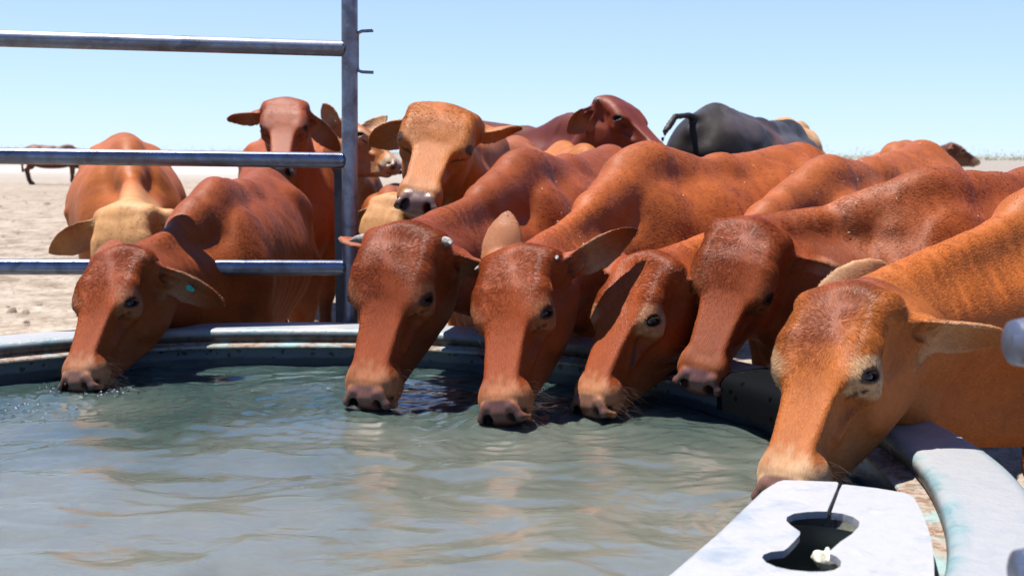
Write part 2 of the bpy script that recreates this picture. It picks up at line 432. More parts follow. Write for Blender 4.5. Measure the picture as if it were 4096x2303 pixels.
def poly(pts, rad, k=.03):
    A = [(np.asarray(pts[i], np.float32), np.asarray(pts[i + 1], np.float32), float(rad[i]), float(rad[i + 1])) for i in range(len(pts) - 1)]
    def f(P):
        d = None
        for a, b, ra, rb in A:
            ab = b - a; q = P - a; t = np.clip((q @ ab) / float(ab @ ab + 1e-9), 0, 1)
            e = np.sqrt(((q - t[:, None] * ab) ** 2).sum(1)) - (ra + (rb - ra) * t); d = e if d is None else np.minimum(d, e)
        return d
    return P_(f, k)
def bez(p0, p1, p2, p3, t): 
    t = np.asarray(t)[:, None]; return p0 * (1 - t) ** 3 + 3 * p1 * t * (1 - t) ** 2 + 3 * p2 * t * t * (1 - t) + p3 * t ** 3
def neck_prims(Mb, sb, Mh, sh, v):
    B = lambda p: Mb[:3, :3] @ (np.array(p) * sb) + Mb[:3, 3]
    H = lambda p: Mh[:3, :3] @ (np.array(p) * sh) + Mh[:3, 3]
    L = []; th = v.get("neck", 1.0); n = 9; ts = np.linspace(0, 1, n)
    yb = lambda y: Mb[:3, 1] * y
    def chain(b0, bdir, h0, hdir, r0, r1, r2, k):
        p0, p3 = B(b0), H(h0); d = np.linalg.norm(p3 - p0); u = (p3 - p0) / d
        p1 = p0 + nrm(Mb[:3, :3] @ nrm(bdir) * .35 + u * .65) * d * .3; p2 = p3 + nrm(Mh[:3, :3] @ nrm(hdir) * .42 - u * .58) * d * .25
        Q = bez(p0, p1, p2, p3, ts); R = np.interp(ts, [0, .5, 1], [r0, r1, r2]) * (sb * (1 - ts) + sh * ts) * th
        L.append(poly(Q, R, k))
        return Q
    top = chain((.03, 0, 1.08), (1, 0, -.4), (.005, 0, -.075), (-.6, 0, -.7), .034, .027, .040, .035)
    chain((.03, 0, 1.00), (1, 0, -.3), (.012, 0, -.105), (-.55, 0, -.7), .062, .046, .050, .05)
    for s in (1, -1):
        chain((.00, s * .045, .87), (1, 0, -.15), (.045, s * .035, -.125), (-.5, 0, -.7), .075, .060, .050, .06)
        chain((.12, s * .05, .80), (1, 0, -.05), (.06, s * .030, -.155), (-.4, 0, -.8), .095, .064, .044, .08)
    bot = chain((.20, 0, .68), (1, 0, .10), (.07, 0, -.18), (-.3, 0, -.9), .085, .050, .038, .06)
    hz = 1.075 + .045 * v.get("hump", 1.0); a_ = B((-.04, 0, hz))
    for q_, r_ in ((3, .040), (2, .045)): L.append(cone(a_, top[q_], .046 * sb, r_ * sb * .9, .06))
    L.append(cone(B((-.02, 0, 1.02)), top[3] - np.array([0, 0, .04]), .06 * sb, .04 * sb, .07))
    if v.get("dewlap", 1):
        dn = np.array([0, 0, -1.0])
        for dd in np.arange(.05, v.get("dewl", .05) + .001, .03): L.append(poly([bot[i] + dn * dd * sb * (1 - .8 * (i / (n - 1)) ** 2) for i in range(n)], [.027 * sb] * n, .05))
    return L, top, bot

# ---------------------------------------------------------------- materials of the animals
def coat_material(name, rough=.60, bump=True, sheen=.0):
    m = NT(name); a = m.n("Attribute", attribute_name="coat").outputs["Color"]
    f = m.n("Attribute", attribute_name="flow").outputs["Vector"]
    mp = m.n("Mapping"); m.put(mp.inputs[0], f); mp.inputs["Scale"].default_value = (60, 420, 60)
    st = m.noise(mp.outputs[0], 1.0, 3, .6)
    mp2 = m.n("Mapping"); m.put(mp2.inputs[0], f); mp2.inputs["Scale"].default_value = (9, 26, 9)
    st2 = m.noise(mp2.outputs[0], 1.0, 4, .6, .4)
    o = m.coord("Object"); cl = m.noise(o, 11, 5, .6)
    c = m.mix(.8, a, m.ramp(st, [(.30, (.78, .74, .72)), (.5, (1, 1, 1)), (.72, (1.18, 1.16, 1.14))]), 'MULTIPLY')
    c = m.mix(.6, c, m.ramp(st2, [(.30, (.74, .68, .64)), (.55, (1, 1, 1)), (.75, (1.22, 1.2, 1.16))]), 'MULTIPLY')
    c = m.mix(.5, c, m.ramp(cl, [(.30, (.80, .74, .70)), (.55, (1, 1, 1)), (.75, (1.15, 1.12, 1.08))]), 'MULTIPLY')
    c = m.mix(1.0, c, (.82, .80, .80), 'MULTIPLY')
    gl = m.n("Attribute", attribute_name="gloss").outputs["Fac"]
    m.set(Base_Color=c, Roughness=m.math('SUBTRACT', rough, m.math('MULTIPLY', gl, .40)), Specular_IOR_Level=m.math('ADD', .16, m.math('MULTIPLY', gl, .35)), Sheen_Weight=sheen, Sheen_Roughness=.4)
    m.put(m.b.inputs["Sheen Tint"], (.9, .75, .65, 1))
    if bump:
        n1 = m.bump(st, .0022, .55); n2 = m.bump(st2, .003, .25, n1)
        m.put(m.b.inputs["Normal"], n2)
    return m.m
def hair_material(name):
    m = NT(name); a = m.n("Attribute", attribute_name="coat").outputs["Color"]
    m.set(Base_Color=a, Roughness=.35, Specular_IOR_Level=.20)
    m.put(m.b.inputs["Sheen Weight"], .0)
    return m.m
M = {}
M["coat"] = coat_material("coat_skin"); M["hair"] = hair_material("coat_hair")
m = NT("eyeball"); m.set(Base_Color=(.010, .006, .004), Roughness=.08, Specular_IOR_Level=.45); M["eye"] = m.m
m = NT("lash"); m.set(Base_Color=(.10, .07, .055), Roughness=.5); M["lash"] = m.m
m = NT("whisker"); m.set(Base_Color=(.12, .08, .06), Roughness=.5); M["whisker"] = m.m
m = NT("horn_keratin"); o = m.coord("Object"); nz = m.noise(o, 90, 5, .7)
m.set(Base_Color=m.ramp(nz, [(.35, (.10, .085, .08)), (.5, (.26, .235, .22)), (.7, (.50, .47, .44))]), Roughness=.75, Specular_IOR_Level=.2, Normal=m.bump(nz, .002, .4)); M["horn"] = m.m

m = NT("burr"); m.set(Base_Color=m.ramp(m.noise(m.coord("Object"), 9, 2), [(.45, (.10, .07, .05)), (.55, (.75, .66, .55))]), Roughness=.7); M["burr"] = m.m
# base coats (linear)
RED = (.31, .078, .015); ORANGE = (.44, .135, .028); TAN = (.54, .24, .068); CREAM = (.66, .45, .24)
DRED = (.13, .026, .012); BROWN = (.12, .05, .03); BLACK = (.016, .014, .016)
def lerp(a, b, t): return a * (1 - t[:, None]) + np.asarray(b, np.float32) * t[:, None]
def sst(x, a, b): t = np.clip((x - a) / (b - a), 0, 1); return t * t * (3 - 2 * t)

def cell_noise(P, s, seed=0):
    """cheap smooth value noise"""
    q = P * s + seed * 17.3; i = np.floor(q).astype(np.int64); f = q - i; f = f * f * (3 - 2 * f); r = 0
    for a in (0, 1):
        for b in (0, 1):
            for c in (0, 1):
                h = ((i[:, 0] + a) * 73856093 ^ (i[:, 1] + b) * 19349663 ^ (i[:, 2] + c) * 83492791) & 0xffff
                h = (h * 2654435761 & 0xffffff) / 0xffffff
                r = r + h * (f[:, 0] if a else 1 - f[:, 0]) * (f[:, 1] if b else 1 - f[:, 1]) * (f[:, 2] if c else 1 - f[:, 2])
    return r

def paint(V, N, Hq, Bq, Hn, ears, v, isear):
    """per-vertex coat colour, gloss, fur length. Hq/Bq: head/body-frame coordinates"""
    KC = np.array([1.13, 1.00, .74], np.float32); base = np.array(v["coat"], np.float32) * KC; n = len(V)
    C = np.tile(base, (n, 1)); gloss = np.full(n, .15, np.float32); fur = np.full(n, v.get("fur", .009), np.float32)
    x, y, z = Hq.T; hd = np.sqrt(((Hq - np.array([.2, 0, -.08])) ** 2).sum(1)); inh = sst(.42 - hd, 0, .12) * sst(x, -.22, .0)
    head = (x > -.06) & (hd < .36); ay = np.abs(y)
    ayr = ay; ay = ay / YS
    # paler underline, darker crest
    bx, by, bz = Bq.T; nh = 1 - inh
    C = lerp(C, base * np.array([1.25, 1.35, 1.5]), nh * sst(.75 - bz, 0, .25) * .4 * sst(-bx, -.3, .1))
    C = lerp(C, np.array(v.get("dark", base * .45), np.float32), nh * sst(.45 - bz, 0, .2) * v.get("legdark", .5))
    C = lerp(C, base * .70, nh * sst(bz, .95, 1.10) * sst(np.abs(by), .09, .02) * .45)
    for (c, r, col, amt) in v.get("patch", ()):            # patches in the body frame
        q = (((Bq - np.array(c)) / np.array(r)) ** 2).sum(1); C = lerp(C, col, nh * sst(1 - q + (cell_noise(Bq, 9, 2) - .5) * .9, 0, .5) * amt)
    face = np.array(v["face"], np.float32) * KC if "face" in v else base; C = lerp(C, face, inh)
    # forehead streak darker, reaching down the bridge
    tuft = np.array(v.get("tuftc", base * np.array([.74, .60, .60])), np.float32)
    wig = (cell_noise(Hq, 30, 3) - .5)
    C = lerp(C, tuft, head * sst(Hn[:, 2], .0, .6) * sst(.215 - x + wig * .05, 0, .10) * sst(.075 - ay + wig * .04, 0, .05) * v.get("tuftamt", .8))
    C = lerp(C, tuft, head * sst(Hn[:, 2], .2, .7) * sst(.034 - ay + wig * .02, 0, .02) * sst(.34 - x, 0, .16) * v.get("stripe", .5))
    pale = np.array(v.get("pale", (.50, .235, .11)), np.float32)
    # cheeks and lower face
    C = lerp(C, face * .5 + pale * .5, head * sst(-z, .07, .15) * sst(x, .16, .30) * .45)
    # muzzle ring
    C = lerp(C, pale, head * sst(x + wig * .05 + (cell_noise(Hq, 80, 9) - .5) * .03, .355, .42) * v.get("muzzle", .8))
    # eye surround
    sg = np.where(y < 0, -1.0, 1.0); fa, fo, fu = eyeframe(1); ym = np.stack([x, ayr, z], 1) - EYE
    ea = ym @ fa; eo = ym @ fo; eu = ym @ fu; e = np.sqrt(ea ** 2 + (eu * 1.15) ** 2); side = sst(eo, -.022, -.004)
    C = lerp(C, pale * 1.05, head * side * sst(.058 - e + wig * .02, 0, .02) * v.get("eyering", .45))
    C = lerp(C, (.040, .020, .016), head * side * sst(.0250 - np.sqrt((ea / 1.25) ** 2 + eu ** 2 * 1.9), -.001, .004) * .92)
    tear = np.sqrt(((x - .226 - v.get('tear', 0) * .05) / (1.8 + v.get('tear', 0) * 6)) ** 2 + (z + .040 + (x - .2) * .35 + wig * .01) ** 2); C = lerp(C, (.05, .025, .022), head * sst(ayr, .040, .055) * sst(.009 - tear, 0, .005) * .8)
    # nose pad and nostrils
    pad = np.array(v.get("pad", (.25, .125, .080)), np.float32)
    wp = head * sst(x + .35 * (z + .06) * (z > -.06) - np.clip(ay - .03, 0, 1) * .75, .437, .445) * sst(z, -.118, -.108)
    C = lerp(C, pad * (1 + .25 * wig[:, None]), wp)
    nd = np.sqrt(((x - .457) / 1.35) ** 2 + (ay - .038) ** 2 + ((z + .062) / 1.25) ** 2)
    C = lerp(C, (.030, .014, .014), head * sst(.019 - nd, 0, .004)); rimn = head * sst(.025 - nd, 0, .006)
    C = lerp(C, (.06, .035, .03), rimn * .5); nodk = np.maximum(wp, rimn)
    lip = head * sst(x, .36, .40) * sst(-z, .100, .108) * sst(.132 + z, 0, .010); C = lerp(C, pad * .6, lip * .4)
    gloss = np.where(wp > .5, .75, gloss)
    fur = np.where(head, np.interp(x, [-.06, .0, .08, .16, .26, .36, .42], [.009, .013, .012, .010, .007, .005, .0035]), fur).astype(np.float32)
    fur = np.where(head, fur * (1 - .45 * sst(-z, .05, .10)), fur)
    fur *= (1 - np.maximum(nodk, lip * .8)) * np.where(head & (side > .5) & (e < .027), 0, 1)
    # ears
    for E, s in zip(ears, (1, -1)):
        a, vv, ww = E.loc(Hq); m = isear & (np.sign(y) == s) if False else (a > .015) & (a < E.L + .02) & (np.abs(vv) < E.W * 1.2) & (np.abs(ww - E.cup * vv * vv / E.W) < .03)
        ins = (Hn @ E.w) > .15; inner = m & ins
        me_ = m * sst(a, .02, .07); C = lerp(C, v.get("ear", face) if s > 0 else v.get("earR_col", v.get("ear", face)), me_ * .65)
        t = np.where(inner, .65 * sst(.85 - a / E.L, 0, .5) * sst(a, .03, .09), 0); C = lerp(C, v.get("earin", (.50, .28, .16)), t)
        rim = m * sst(np.abs(vv) / E.W, .62, .9); C = lerp(C, v.get("earin", (.50, .28, .16)), rim * .35 * sst(a, .03, .09))
        tip = m * sst(a / E.L, .72, 1.0); C = lerp(C, (.09, .03, .018), tip * (v.get("eartip", .45) if s > 0 else v.get("eartipR", .2)))
        C = lerp(C, (.05, .02, .015), inner * sst(.16 - a / E.L, 0, .1) * .6)
        fur = np.where(m, np.where(inner, .013, .008) * (1 - .4 * a / E.L), fur)
    # soft mottling of the coat
    C *= (1 + .16 * (cell_noise(V, 7, 5) - .5) + .10 * (cell_noise(V, 22, 6) - .5))[:, None]
    return np.clip(C, .004, .9).astype(np.float32), gloss.astype(np.float32), fur.astype(np.float32)

def flowdir(V, N, Hq, Mh, Mb, top, bot, WH=(.115, 0)):
    x, y, z = Hq.T
    hd = np.sqrt(((Hq - np.array([.2, 0, -.08])) ** 2).sum(1)); w = (sst(x, -.10, -.02) * sst(.42 - hd, 0, .1))[:, None]
    wh = np.array([.115, 0, -.01]); wx, wy = WH[0], WH[1]
    fl = np.stack([x - wx, (y - wy) * 1.3, (z + .01) * .5], 1)
    fl /= np.linalg.norm(fl, axis=1)[:, None] + 1e-5
    cheek = sst(-z, .06, .12)[:, None]; fl = fl * (1 - cheek) + np.array([-.8, 0, -.5]) * cheek
    fh = fl @ Mh[:3, :3].T
    fb = np.tile(Mb[:3, :3] @ np.array([-.8, 0, -.45]), (len(V), 1))
    # on the neck follow the neck line
    axis = top; d = ((V[:, None, :] - axis[None]) ** 2).sum(2) if len(V) < 400000 else None
    j = d.argmin(1); tg = -np.gradient(axis, axis=0); tg /= np.linalg.norm(tg, axis=1)[:, None]
    dn = np.sqrt(d.min(1)); wn = (sst(.40 - dn, 0, .15) * (j > 0))[:, None]
    fn = tg[j] + np.array([0, 0, -.35]); fb = fb * (1 - wn) + fn * wn
    F = fb * (1 - w) + fh * w; F = F - N * (F * N).sum(1)[:, None]
    return (F / (np.linalg.norm(F, axis=1)[:, None] + 1e-6)).astype(np.float32)

def hair_on(V, Q, N, C, fur, FD, count, parent, name, width=.00045, seed=1, lift=.30, front=None, lenj=.35, noise=.14):
    r = np.random.default_rng(seed)
    P = V[Q]; cr = np.cross(P[:, 1] - P[:, 0], P[:, 2] - P[:, 0]); cr2 = np.cross(P[:, 2] - P[:, 0], P[:, 3] - P[:, 0])
    A = (np.linalg.norm(cr, axis=1) + np.linalg.norm(cr2, axis=1)) * .5
    ctr = P.mean(1); nn = N[Q].mean(1); A = A * (fur[Q].mean(1) > .0012)
    if front is not None: A = A * front(ctr, nn)
    if A.sum() <= 0: return None
    f = np.searchsorted(np.cumsum(A) / A.sum(), r.random(count)); f = np.clip(f, 0, len(Q) - 1)
    uv = r.random((count, 2)); w = np.stack([(1 - uv[:, 0]) * (1 - uv[:, 1]), uv[:, 0] * (1 - uv[:, 1]), uv[:, 0] * uv[:, 1], (1 - uv[:, 0]) * uv[:, 1]], 1)[..., None].astype(np.float32)
    q = Q[f]; p = (V[q] * w).sum(1); n = (N[q] * w).sum(1); n /= np.linalg.norm(n, axis=1)[:, None] + 1e-9
    d = (FD[q] * w).sum(1); L = (fur[q][..., None] * w).sum(1)[:, 0]; c = (C[q] * w).sum(1)
    L = L * (1 + lenj * (r.random(count) - .5) * 2) 
    cl = np.stack([cell_noise(p, 70, s) for s in (1, 2, 3)], 1) - .5
    t = d + cl * noise * 1.3 + r.normal(0, noise, (count, 3)); t -= n * (t * n).sum(1)[:, None]; t /= np.linalg.norm(t, axis=1)[:, None] + 1e-6
    l = lift * (1 + .6 * (r.random(count) - .5))[:, None]
    K = 4; ts = np.linspace(0, 1, K)
    pts = np.stack([p + (t * k + n * l * (k * (1.25 - .65 * k))) * L[:, None] - n * .0005 for k in ts], 1).astype(np.float32)
    hw = np.clip((L / (fur.max() + 1e-6)) * 1.6, .35, 1)
    br = (1 + .75 * hw * (r.random(count) - .5) + .22 * (cell_noise(p, 120, 4) - .5))
    c = c * br[:, None] * np.where(r.random(count) < .08, 1.25, 1.0)[:, None]
    cu = bpy.data.hair_curves.new(name); cu.add_curves([K] * count)
    cu.points.foreach_set("position", pts.reshape(-1)) if False else cu.position_data.foreach_set("vector", pts.reshape(-1))
    ra = cu.attributes.get("radius") or cu.attributes.new("radius", 'FLOAT', 'POINT')
    ra.data.foreach_set("value", np.tile(np.array([1, .9, .6, .15], np.float32) * width * .5, count))
    ca = cu.attributes.new("coat", 'FLOAT_COLOR', 'CURVE'); ca.data.foreach_set("color", np.c_[np.clip(c, .003, .95), np.ones(count)].astype(np.float32).ravel())
    cu.materials.append(M["hair"])
    return link(bpy.data.objects.new(name, cu), parent)

def strands(name, S, mat, parent, r0=.0004):
    """a few separately shaped long hairs, as thin tubes in one mesh"""
    b = MB()
    for pts in S: b.tube(pts, [r0 * k for k in np.linspace(1, .25, len(pts))], 4, False)
    return b.build(name, mat, parent)

def horn_mesh(Mh, sh, s, v, parent):
    L = v.get("horn", 0)
    if L <= 0: return
    b = np.array([.030, s * .100, -.040]); d = nrm([-.05, s * 1.0, .12]); T = lambda p: Mh[:3, :3] @ (np.asarray(p) * sh) + Mh[:3, 3]
    pts = [T(b - d * .018), T(b + d * L * .15), T(b + d * L * .5 + np.array([.002, 0, .004])), T(b + d * L * .8 + np.array([.008, 0, .010])), T(b + d * L + np.array([.018, 0, .018]))]
    r = v.get("hornr", .015) * sh
    MB().tube(pts, [r * 1.2, r, r * .75, r * .5, r * .12], 14).build("horn", M["horn"], parent)

def cow(name_label, Mh, sh, Mb, sb, v, fine=.004, coarse=.012, hair=0, bodyhair=0, seed=1, cat="cow", group="red cattle crowding round the water trough", lash=True):
    Mh = np.asarray(Mh, float); Mb = np.asarray(Mb, float)
    root = empty("cow", (Mb[0, 3], Mb[1, 3], 0), name_label, v.get("cat", cat), group)
    ears = []
    hp = head_prims(v)
    for s, key in ((1, "earL"), (-1, "earR")):
        q = v.get(key, ((-.15, s * 1.0, -.25), (.6, 0, -.6))); u, w = q[:2]
        E = Ear((.035, s * .096, -.088), u, w, q[2] if len(q) > 2 else v.get("earlen", .205), v.get("earw", .056), v.get("cup", .5)); ears.append(E)
        hp += E.prims(np.array([.035, s * .062, -.088]))
    if v.get("halfears"): pass
    nk, top, bot = neck_prims(Mb, sb, Mh, sh, v)
    prims = xf(body_prims(v), Mb, sb) + nk + xf(hp, Mh, sh)
    H = lambda p: (p - Mh[:3, 3]) @ Mh[:3, :3] / sh
    Bf = lambda p: (p - Mb[:3, 3]) @ Mb[:3, :3] / sb
    def g(p):
        q = H(p); return (np.minimum(q[:, 0] + v.get("finex", .16), v.get("finer", .40) - np.linalg.norm(q - np.array([.19, 0, -.08]), axis=1)) * sh).astype(np.float32)
    hc = Mh[:3, :3] @ (np.array([.19, 0, -.08]) * sh) + Mh[:3, 3]
    parts = []
    if fine: parts.append(mesh_sdf(prims, hc - (v.get("finer", .40) + .02) * sh, hc + (v.get("finer", .40) + .02) * sh, fine, g))
    cor = np.array([Mb[:3, :3] @ (np.array(c) * sb) + Mb[:3, 3] for c in [(-1.5, -.32, 0), (-1.5, .32, 0), (.4, -.3, 0), (.4, .3, 0), (-1.5, 0, 1.35), (.2, 0, 1.35)]] + list(top) + list(bot))
    lo = cor.min(0) - .1; hi = cor.max(0) + .1
    if not fine: lo = np.minimum(lo, hc - .4 * sh); hi = np.maximum(hi, hc + .4 * sh)
    lo[2] = max(lo[2], -.03)
    parts.append(mesh_sdf(prims, lo, hi, coarse, (lambda p: -g(p)) if fine else None))
    V = np.concatenate([p[0] for p in parts]); N = np.concatenate([p[2] for p in parts])
    nv = 0; Qs = []
    for p in parts: Qs.append(p[1] + nv); nv += len(p[0])
    Q = np.concatenate(Qs)
    Hq, Bq = H(V), Bf(V); Hn = N @ Mh[:3, :3]
    # loose skin, muscle and ribs: shallow relief over the body, none on the face
    q_ = np.linalg.norm(Hq - np.array([.19, 0, -.08]), axis=1); wb = sst(np.maximum(q_ - .26, -.06 - Hq[:, 0]), 0, .10) * sst(Bq[:, 2], .12, .4); sd = seed * 3.7
    rel = (cell_noise(Bq + sd, 6.5, 1) - .5) * .014 + (cell_noise((Bq + sd) * np.array([1.4, 1, .8]), 13, 2) - .5) * .004 + (cell_noise((Bq + sd) * np.array([1.6, 1, .8]), 30, 3) - .5) * .0020
    rib = np.sin((Bq[:, 0] + .28 * (Bq[:, 2] - .8)) * 2 * math.pi / .082) * .0045 * sst(-Bq[:, 0], .18, .30) * sst(-Bq[:, 0], .85, .70) * sst(Bq[:, 2], .55, .7) * sst(Bq[:, 2], 1.04, .92) * v.get("ribamt", .5)
    V = (V + N * ((rel + rib) * wb * sb)[:, None]).astype(np.float32)
    fn = np.cross(V[Q[:, 2]] - V[Q[:, 0]], V[Q[:, 3]] - V[Q[:, 1]]); Nn = np.zeros_like(V)
    for k in range(4):
        for a in range(3): Nn[:, a] += np.bincount(Q[:, k], fn[:, a], len(V))
    Nn /= np.linalg.norm(Nn, axis=1)[:, None] + 1e-12; wn_ = (wb > .01)[:, None]; N = np.where(wn_ & ((Nn * N).sum(1) > .3)[:, None], Nn, N).astype(np.float32)
    C, gloss, fur = paint(V, N, Hq, Bq, Hn, ears, v, None)
    FD = flowdir(V, N, Hq, Mh, Mb, top, bot, v.get("whorl", (.115, 0)))
    # coordinates that run along the hair: position along a smoothed flow and across it
    gF = Mb[:3, 0]; 
    t3 = np.cross(N, FD); along = (V * FD).sum(1); 
    flow = np.stack([Bq[:, 0] * .9 + Bq[:, 2] * .35, Bq[:, 2] * .9 - Bq[:, 0] * .35, Bq[:, 1]], 1)
    wf = (sst(Hq[:, 0], -.12, -.04) * sst(.42 - np.linalg.norm(Hq - np.array([.2, 0, -.08]), axis=1), 0, .1))[:, None]
    flow = flow * (1 - wf) + Hq * wf
    o = mesh_np("body", V, Q, M["coat"], root, True, {"coat": C, "gloss": gloss, "flow": flow})
    T = lambda p: Mh[:3, :3] @ (np.asarray(p) * sh) + Mh[:3, 3]
    for s in (1, -1):
        e = EYE * np.array([1, s, 1]); c = T(e)
        eb = MB(); r = EYE_R * sh
        V_, F_ = [], []
        for i in range(13):
            for j in range(20):
                a, b = math.pi * i / 12, 2 * math.pi * j / 20
                V_.append(c + r * np.array([math.sin(a) * math.cos(b), math.sin(a) * math.sin(b), math.cos(a)]))
        for i in range(12):
            for j in range(20): F_.append((i * 20 + j, (i + 1) * 20 + j, (i + 1) * 20 + (j + 1) % 20, i * 20 + (j + 1) % 20))
        eb.add(V_, F_).build("eye", M["eye"], root)
        if lash:
            S = []; r2 = random.Random(seed * 3 + s)
            for i in range(24):
                a = (i / 23 - .5) * 2; ea_, eo_, eu_ = eyeframe(s); b = e + ea_ * a * .019 + eu_ * (.0115 - a * a * .006) + eo_ * (.0240 - a * a * .005)
                d = ea_ * a * .4 + eo_ - eu_ * (.45 + r2.uniform(-.15, .15)) + ea_ * r2.uniform(-.12, .12); L_ = .016 * r2.uniform(.7, 1.15)
                S.append([T(b), T(b + d * L_ * .5), T(b + d * L_ - eu_ * .002)])
            strands("eyelashes", S, M["lash"], root, .00038)
        horn_mesh(Mh, sh, s, v, root)
    if lash:
      for s in (1, -1):
        S = []; r2 = random.Random(seed + s)
        for i in range(32):
            a = r2.uniform(.36, .45); zz = r2.uniform(-.125, -.06)
            b = np.array([a, s * .060, zz]); d = nrm([r2.uniform(-.2, .5), s * 1.0, r2.uniform(-.6, .35)]); L_ = r2.uniform(.02, .065)
            S.append([T(b), T(b + d * L_ * .5), T(b + d * L_ + np.array([.004, 0, -.012 * L_ / .05]))])
        strands("whiskers", S, M["whisker"], root, .00035)
    camp = np.array([0, 0, CAM_Z])
    def vis(c, n):
        d = camp - c; d /= np.linalg.norm(d, axis=1)[:, None]; px, py, f = px_of(c)
        return ((n * d).sum(1) > -.25) * (px > -500) * (px < 4600) * (py < 2600) * (1 / np.maximum(((camp - c) ** 2).sum(1), 1))
    nf = len(parts[0][1]) if fine else 0
    def dens(c, n):
        return vis(c, n) * (1 + 3.0 * sst(g(c), -.25, .05))
    if v.get("burrs"):
        rb = np.random.default_rng(seed + 9); cand = np.nonzero((N[:, 2] > .15) & (wb > .9) & (dens(V, N) > 0))[0]; b = MB()
        for k in rb.choice(cand, v["burrs"], replace=False):
            n_ = N[k]; t_ = np.cross(n_, rb.normal(0, 1, 3)); t_ /= np.linalg.norm(t_); c_ = V[k] + n_ * .0055; l_ = rb.uniform(.0022, .0045)
            b.tube([c_ - t_ * l_, c_, c_ + t_ * l_], [.0004, .0013, .0004], 5)
        b.build("burrs", M["burr"], root)["kind"] = "stuff"
    if hair + bodyhair: hair_on(V, Q, N, C, fur, FD, hair + bodyhair, root, "coat", .0008, seed, .13, dens, noise=.11)
    return root, T

# ---------------------------------------------------------------- pose helpers
def frame(x, z):
    x = nrm(x); z = np.asarray(z, float); z = nrm(z - x * (z @ x)); y = np.cross(z, x); return np.stack([x, y, z], 1)
def mat4(R, t): Mx = np.eye(4); Mx[:3, :3] = R; Mx[:3, 3] = t; return Mx
def body_mat(w, yaw, pitch=0.0):
    """w: ground point under the withers, yaw: heading in degrees, 0 = +x, 90 = +y (away from the camera)"""
    a = R_(yaw); x = np.array([math.cos(a), math.sin(a), 0]); return mat4(frame(x, (0, 0, 1)), np.array([w[0], w[1], 0.0]))

# ==== SCENE
# ---------------------------------------------------------------- ground and far scrub
def build_ground():
    m = NT("dry_ground"); g = m.n("NewGeometry").outputs["Position"]
    n1 = m.noise(g, .35, 6, .6); n2 = m.noise(g, 3.2, 6, .62, .3); n3 = m.noise(g, 16, 5, .7); n4 = m.noise(g, 70, 3, .6)
    c = m.ramp(n2, [(.30, (.20, .145, .10)), (.46, (.36, .30, .24)), (.60, (.46, .395, .325)), (.8, (.52, .455, .385))])
    c = m.mix(.8, c, m.ramp(n3, [(.33, (.50, .44, .38)), (.48, (.95, .93, .90)), (.6, (1.12, 1.1, 1.08))]), 'MULTIPLY')
    c = m.mix(.35, c, m.ramp(n1, [(.35, (.70, .64, .58)), (.6, (1.1, 1.08, 1.05))]), 'MULTIPLY')
    sep = m.n("SeparateXYZ"); m.put(sep.inputs[0], g); Y = sep.outputs["Y"]
    wob = m.math('MULTIPLY', m.math('SUBTRACT', m.noise(g, .03, 4), .5), 60)
    Yw = m.math('ADD', Y, wob)
    grey = m.mix(m.noise(g, .5, 5, .7), (.22, .195, .17), (.33, .30, .265))
    far = m.n("MapRange", i_0=Yw, i_1=26.0, i_2=70.0); c = m.mix(m.math('MULTIPLY', far.outputs[0], .85), c, grey)
    pan = m.ramp(m.math('DIVIDE', Yw, 200.0), [(.20, 0.0), (.30, 1.0), (.38, .9), (.48, 0.0)])
    sx = m.n("MapRange", i_0=sep.outputs["X"], i_1=-2.0, i_2=-12.0)
    c = m.mix(m.math('MULTIPLY', pan, sx.outputs[0]), c, (.50, .465, .43))
    h = m.math('ADD', m.math('MULTIPLY', n3, .6), m.math('MULTIPLY', n4, .3))
    m.set(Base_Color=c, Roughness=.95, Specular_IOR_Level=.1, Normal=m.bump(h, .05, .9))
    # one sheet, finer near the trough
    r = np.concatenate([np.linspace(0, 20, 160), np.geomspace(20.3, 5200, 60)]); a = np.linspace(0, 2 * math.pi, 181)[:-1]
    Rr, A = np.meshgrid(r, a, indexing='ij'); X = Rr * np.sin(A); Y_ = 4 + Rr * np.cos(A)
    P = np.stack([X.ravel(), Y_.ravel(), np.zeros(X.size)], 1)
    z = (cell_noise(P, 1.1) - .5) * .05 + (cell_noise(P, 4.3, 2) - .5) * .035 + (cell_noise(P, 9.0, 3) - .5) * .02
    P[:, 2] = z * np.clip((40 - Rr.ravel()) / 30, 0, 1) - .02 * 0
    nA = len(a); F = []
    I, J = np.meshgrid(np.arange(len(r) - 1), np.arange(nA), indexing='ij'); I, J = I.ravel(), J.ravel(); J2 = (J + 1) % nA
    F = np.stack([I * nA + J, (I + 1) * nA + J, (I + 1) * nA + J2, I * nA + J2], 1)
    o = mesh_np("ground", P, F[:, ::-1], m.m); tag(o, kind="structure")
build_ground()

